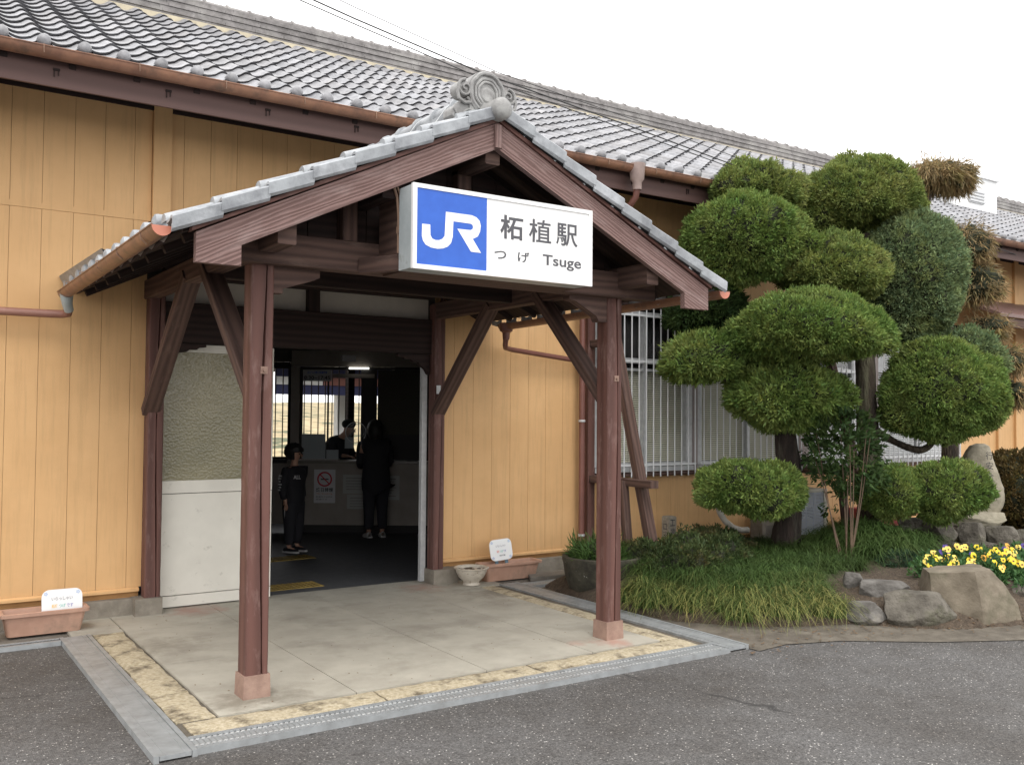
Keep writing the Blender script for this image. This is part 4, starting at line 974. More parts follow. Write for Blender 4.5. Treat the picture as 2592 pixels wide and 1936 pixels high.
b = MB(); b.tube([(.145*math.cos(R(a)), -.06, 1.43+.145*math.sin(R(a))) for a in range(0,361,9)], .005, 6); dr = b.build('speaking_disc', M_ALU, to)
gm2 = flat('smoked_disc', (.72,.73,.75), .08); gm2.node_tree.nodes["Principled BSDF"].inputs['Alpha'].default_value = .10; gm2.node_tree.nodes["Principled BSDF"].inputs['IOR'].default_value = 1.02
b = MB(); b.lathe([(0,-.002),(.139,-.002),(.139,.002),(0,.002)], (0,-.06,1.43), 40, 'y'); b.build('disc_pane', gm2, dr)
b = MB(); b.tube([(-.11,.0,2.335),(.17,.0,2.335)], .012, 8); o = b.build('lamp_tube', flat('lamp_tube_glow', (1,.97,.88), .5, 0, 2.5), to); o.location = (0,-.04,0)
def sdthing(n, label, cat, s, D, z, group=None): return empty(n, SD(s, D, z), label, cat, group, rz=-YAW)
t = sdthing('opening_hours_sign', 'white opening hours sign reading 8:30~17:45 above the ticket window', 'sign', -2.96, 13.355, 2.15)
b = MB(); b.box(0,.40,0,.01,0,.16); b.build('sign_board', flat('dull_white_board', (.42,.42,.44), .5), t)
text('8:30~17:45', .05, M_BLACK, 'lettering', t, (.015,-.001,.02), w=.37, h=.055, bold=.001); text('みどりの窓口営業時間', .03, MATS['sign_blue'], 'lettering', t, (.06,-.001,.105), w=.28, h=.032, bold=.0006)
t = sdthing('no_smoking_poster', 'white no smoking poster with red prohibition ring on the counter front', 'poster', -2.79, 13.39, .43)
b = MB(); b.box(0,.30,0,.004,0,.47); b.build('poster_sheet', flat('poster_white', (.55,.54,.56), .6), t)
b = MB(); pts = [(.15+.095*math.cos(R(a)), -.004, .335+.095*math.sin(R(a))) for a in range(0,361,12)]; b.tube(pts, .011, 6); b.beam((.085,-.004,.40),(.215,-.004,.27),.008,.016,(0,0,1)); b.build('red_ring', flat('poster_red', (.45,.02,.04), .6), t)
b = MB(); b.box(.095,.205,-.0015,-.0005,.325,.342); b.build('cigarette', M_BLACK, t)
text('終日禁煙', .05, M_BLACK, 'lettering', t, (.03,-.001,.155), w=.24, h=.06, bold=.001); text('No Smoking', .04, flat('poster_orange', (.5,.16,.05), .6), 'lettering', t, (.04,-.001,.115), w=.22, h=.028)
text('駅構内では終日', .03, M_BLACK, 'lettering', t, (.03,-.001,.075), w=.23, h=.022); text('禁煙です', .03, M_BLACK, 'lettering', t, (.03,-.001,.04), w=.16, h=.022)
for (s, z, w, h, lab) in ((-2.38,.565,.37,.265,'wide pale notice sheet on the counter beside the customer'),(-2.32,.35,.34,.20,'lower pale notice sheet with brown panel under the wide notice'),(-1.80,.48,.22,.34,'pale notice sheet behind the customer on the counter front')):
    t = sdthing('notice_sheet', lab, 'notice', s, 13.388, z, 'notice sheets on the counter'); b = MB(); b.box(0,w,0,.004,0,h); b.build('sheet', flat('notice_paper', (.36,.36,.35), .7) if 'notice_paper' not in MATS else MATS['notice_paper'], t)
    b = MB()
    for k in range(int(h/.04)-1): b.box(.04,w-.05-.03*(k % 3),-.0012,-.0004,h-.05-k*.04,h-.042-k*.04)
    b.build('print_lines', M_STRIP, t)
for (s, z0, w, h, lab, D) in ((-2.98,1.05,.34,.35,'pale blue notice board standing on the left of the ticket counter',13.40),(-2.62,1.05,.17,.13,'small pale notice block standing on the ticket counter',13.38),(-2.36,1.20,.12,.16,'small white card fixed to the ticket window below the round disc',13.375)):
    t = sdthing('counter_notice', lab, 'notice', s, D, z0, 'notices standing on the ticket counter'); b = MB(); b.box(0,w,0,.012,0,h); b.build('notice_face', flat('notice_pale', (.34,.38,.40), .6) if 'notice_pale' not in MATS else MATS['notice_pale'], t)
# ------------------------------------------------------------------ people
def skin(name, nodes, mat, parent, sub=2):
    """nodes: (x,y,z, rx, ry, parent index)"""
    me = bpy.data.meshes.new(name); me.from_pydata([n[:3] for n in nodes], [(n[5], i) for i, n in enumerate(nodes) if n[5] is not None], [])
    o = bpy.data.objects.new(name+'_src', me); C.objects.link(o)
    md = o.modifiers.new('s', 'SKIN'); md.use_smooth_shade = True
    for i, n in enumerate(nodes): me.skin_vertices[0].data[i].radius = (n[3], n[4]); me.skin_vertices[0].data[i].use_root = (i == 0)
    sb = o.modifiers.new('d', 'SUBSURF'); sb.levels = sub; sb.render_levels = sub
    bpy.context.view_layer.update()
    m2 = bpy.data.meshes.new_from_object(o.evaluated_get(bpy.context.evaluated_depsgraph_get())); bpy.data.objects.remove(o)
    m2.materials.clear(); m2.materials.append(mat); m2.name = name
    r = bpy.data.objects.new(name, m2); C.objects.link(r)
    if parent: r.parent = parent
    return r
def hand(nodes, wr, dirv, side, s=1.0):
    """palm and five fingers continuing from node wr"""
    w = Vector(nodes[wr][:3]); d = Vector(dirv).normalized(); sd_ = Vector(side).normalized()
    pi = len(nodes); p = w+d*.055*s; nodes.append((*p, .022*s, .012*s, wr))
    for k, (o_, L) in enumerate(((-.027,.052),(-.009,.062),(.009,.066),(.026,.056))):
        a = p+sd_*o_*s+d*.02*s; nodes.append((*a, .0085*s, .0085*s, pi)); q = len(nodes)-1
        e = a+d*L*.55*s+d.cross(sd_)*.008*s; nodes.append((*e, .0075*s, .0075*s, q)); nodes.append((*(e+d*L*.45*s+d.cross(sd_)*.018*s), .006*s, .006*s, q+1))
    a = w+d*.025*s-sd_*.028*s; nodes.append((*a, .010*s, .010*s, wr)); q = len(nodes)-1
    nodes.append((*(a+d*.035*s-sd_*.018*s), .008*s, .008*s, q))
SKIN = flat('skin', (.42,.24,.17), .6); CL_BLACK = flat('black_cloth', (.014,.014,.018), .85); CL_DARK = flat('dark_cloth', (.02,.02,.026), .85)
HAIR = flat('black_hair', (.012,.011,.011), .6); SHOE = flat('white_shoe', (.45,.45,.45), .5); SHOED = flat('black_shoe', (.02,.02,.025), .5)
def shoe(parent, x, y, ang, mat, sole, s=1):
    b = MB(); vs = []; 
    for (t_, w, h) in ((-.07,.030,.05),(-.05,.038,.062),(0,.040,.060),(.06,.044,.045),(.11,.042,.034),(.15,.028,.026),(.165,.010,.018)):
        vs.append([(t_*s, w*s*math.cos(R(a)), max(0,.02+h*s*math.sin(R(a)))) for a in range(0,181,20)])
    V = [p for r in vs for p in r]; n = 10; fs = [(i*n+k, i*n+k+1, (i+1)*n+k+1, (i+1)*n+k) for i in range(6) for k in range(n-1)]
    ca, sa = math.cos(ang), math.sin(ang); tr = lambda p: (x+p[0]*ca-p[1]*sa, y+p[0]*sa+p[1]*ca, p[2])
    b.add([tr(p) for p in V], fs); o = b.build('shoe', mat, parent, smooth=True)
    c = MB(); pl = [(-.075,-.032),(.0,-.042),(.10,-.045),(.15,-.03),(.172,0),(.15,.03),(.10,.045),(0,.042),(-.075,.032)]
    c.prism(pl, lambda a, d, z: tr((a*s, d*s, z)), (.002,.024)); c.build('sole', sole, o)
def blob(name, c, r, mat, parent, cut=None, lump=.05):
    b = bmesh.new(); bmesh.ops.create_icosphere(b, subdivisions=4, radius=1)
    for v in b.verts:
        p = v.co.copy(); p *= 1+lump*noise.noise(p*3)
        if cut and p.x > cut[0] and p.z < cut[1]: p.x = cut[0]+(p.x-cut[0])*.15
        v.co = Vector((p.x*r[0]+c[0], p.y*r[1]+c[1], p.z*r[2]+c[2]))
    me = bpy.data.meshes.new(name); b.to_mesh(me); b.free(); me.materials.append(mat); me.polygons.foreach_set('use_smooth', [True]*len(me.polygons))
    o = bpy.data.objects.new(name, me); C.objects.link(o); o.parent = parent; return o
def head_nodes(x, y, z, s, fx, fy, par):                        # head as part of the one body surface
    return [(x, y, z, .052*s, .050*s, par)]
def face(parent, c, fdir, s=1):
    """nose, ears, eyes, mouth on a head of centre c facing fdir"""
    f = Vector(fdir).normalized(); sd_ = f.cross(Vector((0,0,1))).normalized(); c = Vector(c); b = MB()
    b.tube([c+f*.082*s+Vector((0,0,.01*s)), c+f*.102*s+Vector((0,0,-.016*s)), c+f*.082*s+Vector((0,0,-.024*s))], [.008*s,.013*s,.008*s], 8)
    for k in (-1,1): b.lathe([(0,-.006*s),(.016*s,-.004*s),(.018*s,.004*s),(0,.006*s)], tuple(c+sd_*.074*s*k), 10, 'x', 1, 1.5)
    b.build('nose_and_ears', SKIN, parent, smooth=True)
    e = MB()
    for k in (-1,1): e.lathe([(0,-.004),(.010*s,0),(0,.004)], tuple(c+f*.078*s+sd_*.032*s*k+Vector((0,0,.012*s))), 8, 'y')
    e.build('eyes', HAIR, parent); e = MB(); e.tube([c+f*.085*s-sd_*.02*s+Vector((0,0,-.048*s)), c+f*.089*s+Vector((0,0,-.05*s)), c+f*.085*s+sd_*.02*s+Vector((0,0,-.048*s))], .0035*s, 6); e.build('mouth', flat('lips', (.35,.12,.10), .6) if 'lips' not in MATS else MATS['lips'], parent)
# boy, standing, turned to the right
boy = empty('person', (4.24, 11.12, .0), 'boy in black printed shirt and dark trousers standing and looking right', 'person', rz=-YAW-R(25))
nb = [(0,0,.66,.085,.10,None),(0,0,.80,.075,.095,0),(.005,0,.95,.08,.115,1),(0,0,1.045,.045,.06,2),(.008,0,1.10,.036,.036,3),(.018,0,1.155,.066,.060,4),(.015,0,1.215,.080,.072,5),(.008,0,1.27,.055,.052,6)]
for s_ in (-1,1):
    i = len(nb); nb += [(0,s_*.065,.60,.072,.072,0),(.012,s_*.07,.37,.048,.048,i),(-.005,s_*.075,.10,.030,.030,i+1),(.01,s_*.08,.05,.028,.028,i+2),(.10,s_*.085,.035,.025,.020,i+3)]
    i = len(nb); nb += [(0,s_*.125,1.00,.040,.040,2),(-.035,s_*.165,.80,.030,.030,i),(.01,s_*.165,.63,.022,.022,i+1)]
    hand(nb, i+2, (.15,0,-1), (1,0,0), .8)
skin('body', nb, SKIN, boy); face(boy, (.03,0,1.19), (1,0,-.05), .92)
ns_ = [(0,0,.56,.150,.165,None),(0,0,.68,.135,.155,0),(0,0,.80,.120,.145,1),(.005,0,.93,.125,.155,2),(0,0,1.02,.085,.105,3),(0,0,1.06,.06,.07,4)]
for s_ in (-1,1): i = len(ns_); ns_ += [(0,s_*.15,.99,.068,.068,3),(-.035,s_*.185,.80,.056,.056,i),(.008,s_*.18,.64,.044,.044,i+1)]
skin('shirt', ns_, CL_BLACK, boy)
nt_l = [(0,0,.70,.13,.15,None),(0,0,.60,.135,.15,0)]
for s_ in (-1,1): i = len(nt_l); nt_l += [(0,s_*.075,.52,.100,.095,1),(.012,s_*.08,.34,.080,.075,i),(-.005,s_*.08,.08,.064,.060,i+1)]
skin('trousers', nt_l, CL_DARK, boy)
blob('hair', (-.006,0,1.225), (.122,.114,.108), HAIR, boy, (.38,-.05), .16)
for s_ in (-1,1): shoe(boy, 0, s_*.08, 0, SHOED, SHOE, .92)
b = MB(); b.beam((-.01,-.157,.56),(-.015,-.128,.14),.012,.006,(0,1,0)); b.build('white_side_stripe', SHOE, boy)
text('ALL', .06, SHOE, 'shirt_print', boy, (.10,-.135,.90), rot=(R(90),0,R(28)), w=.085, h=.045, bold=.001)
b = MB()
for k in range(6): b.box(-.055+.012*(k % 2), -.02+.01*(k % 3), -.236, -.230, .76+k*.034, .778+k*.034)
b.build('sleeve_print', SHOE, boy)
# woman at the counter, seen from behind
wo_ = empty('person', SD(-1.86, 13.02), 'customer in long dark coat and white shoes leaning to the ticket window', 'person', rz=-YAW+R(112))
nw = [(0,0,.86,.10,.13,None),(.02,0,1.05,.09,.115,0),(.06,0,1.25,.095,.15,1),(.08,0,1.355,.05,.07,2),(.10,0,1.40,.042,.042,3),(.13,0,1.455,.078,.070,4),(.135,0,1.51,.085,.074,5),(.12,0,1.555,.055,.05,6)]
for s_ in (-1,1):
    i = len(nw); nw += [(0,s_*.08,.80,.085,.085,0),(.02,s_*.085,.46,.055,.055,i),(-.01,s_*.09,.12,.035,.035,i+1),(.01,s_*.095,.06,.032,.03,i+2),(.12,s_*.10,.04,.03,.022,i+3)]
    i = len(nw); nw += [(.06,s_*.165,1.29,.05,.05,2),(.05,s_*.21,1.03,.038,.038,i),(.26,s_*.15,.95,.028,.028,i+1)]
    hand(nw, i+2, (1,-s_*.2,-.1), (0,s_*1,0))
skin('body', nw, SKIN, wo_); face(wo_, (.155,0,1.49), (1,0,-.3))
nc_ = [(0,0,.54,.22,.25,None),(0,0,.85,.18,.21,0),(.02,0,1.05,.155,.19,1),(.06,0,1.25,.155,.21,2),(.07,0,1.37,.11,.13,3)]
for s_ in (-1,1): i = len(nc_); nc_ += [(.06,s_*.175,1.29,.075,.075,3),(.05,s_*.22,1.03,.06,.06,i),(.22,s_*.165,.955,.05,.05,i+1)]
skin('coat', nc_, CL_BLACK, wo_)
nl_ = [(0,0,.80,.16,.18,None)]
for s_ in (-1,1): i = len(nl_); nl_ += [(0,s_*.085,.62,.105,.105,0),(.02,s_*.09,.42,.085,.085,i),(-.01,s_*.095,.10,.066,.066,i+1)]
skin('trousers', nl_, CL_DARK, wo_)
blob('hair', (.09,0,1.47), (.125,.115,.15), HAIR, wo_, (.40,.1))
for s_ in (-1,1): shoe(wo_, 0, s_*.10, s_*.1, SHOE, SHOE, 1)
# clerk bending forward behind the glass
ck = empty('person', SD(-2.62, 14.0), 'station clerk in dark cap and jacket bending forward behind the ticket window', 'person', rz=-YAW-R(30))
nk = [(-.05,0,.90,.12,.15,None),(0,0,1.08,.10,.14,0),(.10,0,1.27,.11,.16,1),(.17,0,1.36,.05,.07,2),(.21,0,1.40,.045,.045,3),(.26,0,1.44,.08,.075,4),(.275,0,1.50,.088,.078,5),(.26,0,1.545,.06,.055,6)]
for s_ in (-1,1):
    i = len(nk); nk += [(-.05,s_*.08,.82,.09,.09,0),(0,s_*.09,.46,.06,.06,i),(-.03,s_*.09,.10,.04,.04,i+1),(.10,s_*.09,.04,.035,.025,i+2)]
    i = len(nk); nk += [(.10,s_*.17,1.28,.055,.055,2),(.14,s_*.22,1.09,.045,.045,i),(.34,s_*.14,1.08,.030,.030,i+1)]
    hand(nk, i+2, (1,-s_*.3,-.1), (0,s_*1,0))
skin('body', nk, SKIN, ck); face(ck, (.29,0,1.48), (1,0,-.4))
nj = [(-.05,0,.80,.19,.21,None),(0,0,1.06,.17,.20,0),(.10,0,1.25,.165,.22,1),(.155,0,1.34,.10,.12,2)]
for s_ in (-1,1): i = len(nj); nj += [(.10,s_*.18,1.28,.075,.075,2),(.14,s_*.225,1.09,.062,.062,i),(.30,s_*.155,1.08,.048,.048,i+1)]
skin('jacket', nj, CL_DARK, ck); blob('cap', (.265,0,1.54), (.108,.098,.075), CL_BLACK, ck, None, .02)
# ------------------------------------------------------------------ beyond the rear window
g = MB(); vs = []; fs = []
for j in range(14):
    for i in range(30):
        y = 30+j*6; vs.append((-20+i*5, y, -.05+2.9*(1-math.exp(-(y-30)/22))*1.0+.25*noise.noise(Vector((i*.7,j*.7,0)))))
for j in range(13):
    for i in range(29): fs.append((j*30+i, j*30+i+1, (j+1)*30+i+1, (j+1)*30+i))
g.add(vs, fs); struct(g.build('dry_grass_hillside', M('dry_grass', (.46,.37,.22), (.25,.20,.11), .95, 1.4, None, .3, 3, c3=(.10,.11,.06), s3=.6, t3=(.52,.58)), smooth=True))
g = MB(); g.box(-10,40,17.5,23,-.1,.35); struct(g.build('platform', M_SLAB))
t = empty('platform_canopy', (6,18,.35), 'platform canopy with blue and red boards seen through the rear window', 'canopy')
b = MB(); b.box(-9,12,0,4.5,2.35,2.5); b.build('canopy_roof', M_DARK, t)
for x_ in (2.2, -.2):
    b = MB(); b.box(x_,x_+.2,1,1.2,0,2.35); b.build('canopy_post', M_CARD, t)
b = MB(); b.box(.6,4.4,.4,.45,1.72,2.3); b.build('canopy_board', flat('board_blue', (.035,.04,.11), .6), t); b = MB(); b.box(.62,1.6,.38,.4,1.92,2.08); b.build('board_band', M_CARD, t); b = MB(); b.box(1.62,4.38,.38,.4,1.92,2.08); b.build('board_band', flat('board_red', (.26,.11,.09), .6), t)
# ------------------------------------------------------------------ garden bed
POLY = [(5.60,7.70),(5.46,6.95),(5.50,6.30),(5.62,5.85),(5.95,5.42),(6.35,5.18),(6.80,5.02),(6.98,4.80),(7.15,4.58),(7.45,4.40),(8.10,4.20),(9.2,3.75),(10.5,3.3),(12.6,4.2),(13.4,6.5),(12.6,8.28),(6.3,8.28)]
def pdist(x, y):
    ins = False; dm = 9
    for i in range(len(POLY)):
        x0, y0 = POLY[i]; x1, y1 = POLY[(i+1) % len(POLY)]
        if (y0 > y) != (y1 > y) and x < (x1-x0)*(y-y0)/(y1-y0)+x0: ins = not ins
        vx, vy = x1-x0, y1-y0; t = max(0, min(1, ((x-x0)*vx+(y-y0)*vy)/(vx*vx+vy*vy))); dm = min(dm, math.hypot(x-x0-t*vx, y-y0-t*vy))
    return dm if ins else -dm
def hz(x, y):
    d = pdist(x, y)
    if d < -.05: return -.12
    h = .25*min(1, max(0, d+.02)/.55)**.7-.03
    if x > 8.0: h += .05*min(1, (x-8.0)/1.5)*min(1, max(0, d)/.8)
    h *= 1-.6*max(0, min(1, (y-7.6)/.6))
    h += .20*math.exp(-((x-8.85)**2+(y-6.35)**2)/.22)*(d > 0)
    return h+.02*noise.noise(Vector((x*4,y*4,0)))+.008*noise.noise(Vector((x*19,y*19,5)))
g = MB(); vs = []; fs = []; NXg, NYg = 200, 120
for j in range(NYg+1):
    for i in range(NXg+1):
        x = 5.3+8.3*i/NXg; y = 3.2+5.2*j/NYg; vs.append((x, y, hz(x, y)))
for j in range(NYg):
    for i in range(NXg):
        a = j*(NXg+1)+i; q = (a, a+1, a+NXg+2, a+NXg+1)
        if max(vs[k][2] for k in q) > -.1: fs.append(q)
g.add(vs, fs); struct(g.build('soil_bed', M_SOIL, smooth=True))
# rocks
def rock(name, loc, w, h, mat, label, seed, cat='rock', group='stones edging the flower bed', dep=.8, cuts=9, flat_top=False, rz=None, up=1.0):
    b = bmesh.new(); bmesh.ops.create_icosphere(b, subdivisions=5, radius=1); rr = random.Random(seed)
    pl = []
    for k in range(cuts):
        a = rr.random()*6.28; z = rr.uniform(-.35,.8); n = Vector((math.cos(a), math.sin(a), z)).normalized(); pl.append((n, rr.uniform(.55,.85)))
    pl.append((Vector((rr.uniform(-.15,.15), rr.uniform(-.1,.1), 1)).normalized(), .62 if flat_top else .8))
    for v in b.verts:
        p = v.co*1.02
        for n, d in pl:
            q = p.dot(n)
            if q > d: p = p-n*(q-d)*.94
        nn = p.normalized()
        p += nn*(.05*noise.noise(p*2.2+Vector((seed,0,0)))+.028*noise.noise(p*6+Vector((seed,3,0)))+.012*noise.noise(p*18))
        v.co = p
    mn = [min(v.co[i] for v in b.verts) for i in range(3)]; mx = [max(v.co[i] for v in b.verts) for i in range(3)]
    for v in b.verts:
        v.co.x = (v.co.x-(mn[0]+mx[0])/2)/(mx[0]-mn[0])*w; v.co.y = (v.co.y-(mn[1]+mx[1])/2)/(mx[1]-mn[1])*w*dep
        v.co.z = (v.co.z-mn[2])/(mx[2]-mn[2])*h*up*1.25-h*.25
    me = bpy.data.meshes.new(name); b.to_mesh(me); b.free(); me.materials.append(mat)
    me.polygons.foreach_set('use_smooth', [True]*len(me.polygons)); 
    try: me.set_sharp_from_angle(angle=R(28))
    except Exception: pass
    o = bpy.data.objects.new(name, me); C.objects.link(o); o.location = loc; o.rotation_euler = (0,0,-YAW if rz is None else rz)
    return tag(o, label, cat, group)
def sh(p, k): return (p[0]+nx_*k, p[1]+ny_*k, p[2])               # push a little away from the camera so that the front face sits at p
rock('garden_rock', sh((6.84,4.86,-.01),.12), .36, .17, M_ROCK2, 'smallest grey flat stone at the front of the bed', 3, dep=.7, cuts=6)
rock('garden_rock', sh((7.14,4.54,-.02),.20), .60, .27, M_ROCK, 'long brown rounded boulder between small grey stone and tall angular rock', 5, dep=.6, cuts=5)
rock('garden_rock', sh((7.26,4.95,.06),.18), .50, .22, M_ROCK2, 'low pale boulder behind the small grey stone', 9, dep=.6, cuts=6)
rock('garden_rock', sh((7.19,5.26,.10),.1), .20, .22, M_ROCK2, 'little pale stone at the end of the grass', 11, dep=.9, cuts=6)
rock('garden_rock', sh((8.40,4.20,-.02),.25), .50, .27, M_ROCK, 'boulder at the right edge of the picture beyond the angular rock', 14, dep=.8)
rock('garden_rock', sh((8.85,6.35,.20),.15), .34, .16, M('orange_brown_rock', (.26,.17,.08), (.14,.095,.05), .9, 6, None, .5, 30), 'orange brown stone half sunk in the grass by the tree trunk', 15, dep=.8)
# tall angular rock: wedge with flat top
b = bmesh.new()
V = [(-.36,-.12,-.03),(-.03,-.33,-.03),(.37,-.22,-.03),(.38,.24,-.03),(-.34,.28,-.03),(-.34,-.05,.37),(-.05,-.24,.41),(.14,-.14,.43),(.15,.16,.42),(-.28,.20,.38),(.36,-.21,.12),(.37,.22,.12),(-.035,-.325,.12)]
bv = [b.verts.new(v) for v in V]; bmesh.ops.convex_hull(b, input=bv)
bmesh.ops.subdivide_edges(b, edges=b.edges[:], cuts=9, use_grid_fill=True); bmesh.ops.triangulate(b, faces=b.faces[:])
for v in b.verts:
    p = v.co; v.co = p+p.normalized()*(.018*noise.noise(p*5)+.010*noise.noise(p*14)+.004*noise.noise(p*40))
me = bpy.data.meshes.new('garden_rock'); b.to_mesh(me); b.free(); me.materials.append(M('tan_angular_rock', (.235,.20,.15), (.115,.095,.068), .9, 4, None, .6, 40, c3=(.10,.095,.06), s3=3, t3=(.5,.72))); me.polygons.foreach_set('use_smooth', [True]*len(me.polygons))
try: me.set_sharp_from_angle(angle=R(35))
except Exception: pass
o = bpy.data.objects.new('garden_rock', me); C.objects.link(o); o.location = sh((7.68,4.42,0),.24); o.rotation_euler = (0,0,-YAW+.05); tag(o, 'tall angular tan rock with flat top in front of the pansies', 'rock', 'stones edging the flower bed')
for (k, p, w, h, lab, sd2, ft) in (('m1',(10.11,6.23,.28),.40,.24,'dark mossy rock left under the monument slab',21,0),('m2',(10.42,6.02,.24),.36,.26,'rounded mossy rock under the middle of the monument slab',22,0),('m3',(10.71,5.83,.20),.38,.26,'grey blocky rock under the right end of the monument slab',23,1),
        ('m4',(9.96,6.20,.12),.50,.18,'long low pale rock behind the left pansies',24,1),('m5',(10.44,5.93,.10),.58,.19,'long low brown rock behind the middle pansies',25,1),('m6',(9.72,6.48,.30),.42,.16,'flat tan rock between red crate and mossy rocks',26,1),('m7',(11.05,5.68,.16),.40,.26,'round pale rock below the russet hedge',27,0),('m8',(10.10,6.45,.40),.62,.14,'flat dark topped stone left of the monument slab',28,1)):
    rock('garden_rock', sh(p,.12), w, h, M_ROCK, lab, sd2, group='rocks under the monument', dep=.7, flat_top=bool(ft))
rock('plinth_slab', sh((10.62,6.08,.43),.25), .72, .17, M_MONU, 'long pale slab the inscribed stone stands on', 31, group=None, cat='stone slab', dep=.55, flat_top=True, cuts=4)
# inscribed monument stone
t = empty('monument_stone', (10.93,6.30,.57), 'tall pale inscribed monument stone standing on rocks at the right', 'monument', rz=-YAW)
prof = [(0,.25,.24,.13),(.06,.27,.27,.15),(.15,.285,.285,.155),(.28,.28,.275,.15),(.40,.255,.22,.14),(.52,.215,.165,.13),(.62,.18,.13,.12),(.70,.145,.105,.105),(.75,.10,.085,.08),(.775,.03,.04,.03)]
vs = []; fs = []; n = 40
fine_p = []
for i in range(len(prof)-1):
    for k in range(4):
        t_ = k/4; fine_p.append(tuple(prof[i][q]*(1-t_)+prof[i+1][q]*t_ for q in range(4)))
fine_p.append(prof[-1])
for (z, l, r_, dp) in fine_p:
    for k in range(n):
        a = 2*math.pi*k/n; c_, s_ = math.cos(a), math.sin(a); x = (r_ if c_ > 0 else l)*abs(c_)**.8*(1 if c_ > 0 else -1)+.03*(z/.77); y = dp*abs(s_)**.7*(1 if s_ > 0 else -1)
        q = Vector((x, y, z)); nn = Vector((c_, s_, 0)); q += nn*(.02*noise.noise(q*6)+.006*noise.noise(q*22)); vs.append(tuple(q*1.06))
for i in range(len(fine_p)-1):
    for k in range(n): fs.append((i*n+k, i*n+(k+1) % n, (i+1)*n+(k+1) % n, (i+1)*n+k))
fs.append(tuple((len(fine_p)-1)*n+k for k in range(n)))
b = MB(); b.add(vs, fs); b.build('stone', M_MONU, t, smooth=True)
for (ch, z, yy) in (('行',.64,-.150),('安',.52,-.161),('全',.40,-.172)): text(ch, .09, M_BLACK, 'inscription', t, (.02,yy-.012,z), rot=(R(84),0,0), w=.085, h=.09)
# ------------------------------------------------------------------ foliage
def foliage(name, c, r, mat, parent, seed, dens=2300, bl=.042, bw=.013, nb=6, droop=0, lump=.10, flat_b=.55, core=True, up=.25, tv=.22, tone=(1,1,1)):
    rg = np.random.default_rng(seed); rx, ry, rz_ = r
    area = 4*math.pi*(((rx*ry)**1.6+(rx*rz_)**1.6+(ry*rz_)**1.6)/3)**(1/1.6); N = max(60, int(area*dens))
    u = rg.normal(size=(N,3)); u /= np.linalg.norm(u, axis=1)[:,None]
    def lumf(a):
        p = Vector((float(a[0])*rx, float(a[1])*ry, float(a[2])*rz_)); o_ = Vector((seed*3.7, seed*1.3, 0))
        return lump*(1.05*noise.noise(p*2.6+o_)+.60*noise.noise(p*7+o_)+.36*noise.noise(p*17+o_))
    if core:                                                       # gaps between the clipped tufts
        keep = np.array([noise.noise(Vector((float(a[0])*rx, float(a[1])*ry, float(a[2])*rz_))*15+Vector((seed, 0, 7))) > -.20-.25*rg.random() for a in u]); u = u[keep]; N = len(u)
    lum = np.array([lumf(a) for a in u])
    depth = 1-np.abs(rg.normal(size=N))*.035
    P = u*np.array([rx,ry,rz_])*(depth)[:,None]
    P[:,2] = np.where(P[:,2] < 0, P[:,2]*flat_b, P[:,2])
    nrm = u/np.array([rx,ry,rz_]); nrm /= np.linalg.norm(nrm, axis=1)[:,None]
    P += nrm*lum[:,None]
    K = nb; Pk = np.repeat(P, K, 0); nk_ = np.repeat(nrm, K, 0)
    d = nk_*1.0+rg.normal(size=(N*K,3))*.62+np.array([0,0,up]); 
    if droop: d += np.array([0,0,-droop])
    d /= np.linalg.norm(d, axis=1)[:,None]
    L = bl*(.55+.9*rg.random(N*K)); base = Pk+rg.normal(size=(N*K,3))*bl*.28-nk_*bl*.35
    side = np.cross(d, rg.normal(size=(N*K,3))); side /= np.linalg.norm(side, axis=1)[:,None]+1e-9
    w = bw*(.6+.8*rg.random(N*K))
    mid = base+d*(L*.5)[:,None]; tip = base+d*L[:,None]
    V = np.stack([base, mid+side*w[:,None]*.5, tip, mid-side*w[:,None]*.5], 1).reshape(-1,3)+np.array(c)
    Q = np.arange(N*K*4).reshape(-1,4)
    tc = np.clip(1+rg.normal(size=N)*tv, .5, 1.6); th = rg.normal(size=N)*.06
    col = np.stack([tc*(1+th), tc, tc*(1-th)], 1)*np.array(tone); col = np.repeat(col, K*4, 0)
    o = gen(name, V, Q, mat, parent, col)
    if core:  # solid dark core, showing as dark pockets between the tufts
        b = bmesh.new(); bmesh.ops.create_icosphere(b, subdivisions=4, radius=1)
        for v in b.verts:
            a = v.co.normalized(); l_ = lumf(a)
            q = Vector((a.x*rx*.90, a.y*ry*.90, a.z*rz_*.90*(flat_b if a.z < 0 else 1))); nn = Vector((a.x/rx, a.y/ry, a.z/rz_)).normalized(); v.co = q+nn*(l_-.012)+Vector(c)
        me = bpy.data.meshes.new('dark_core'); b.to_mesh(me); b.free(); me.materials.append(M_CORE); oc = bpy.data.objects.new('dark_core', me); C.objects.link(oc); oc.parent = o
    return o
def trunk(name, paths, mat, parent):
    b = MB()
    for pts, rs in paths:
        P = [Vector(p) for p in pts]; out = []; ro = []
        for i in range(len(P)-1):
            a = P[max(i-1,0)]; b0 = P[i]; c_ = P[i+1]; d_ = P[min(i+2, len(P)-1)]
            for k in range(6):
                t = k/6; q = .5*((2*b0)+(c_-a)*t+(2*a-5*b0+4*c_-d_)*t*t+(-a+3*b0-3*c_+d_)*t**3); out.append(q); ro.append(rs[i]*(1-t)+rs[i+1]*t)
        out.append(P[-1]); ro.append(rs[-1]); s = len(b.v); b.tube(out, ro, 16)
        for k in range(s, len(b.v)):
            v = Vector(b.v[k]); i = min((k-s)//16, len(out)-1); n = (v-out[i]); f = .16*noise.noise(Vector((v.x*14, v.y*14, v.z*3)))+.08*noise.noise(v*30); b.v[k] = tuple(v+n*f)
    return b.build(name, mat, parent, smooth=True)
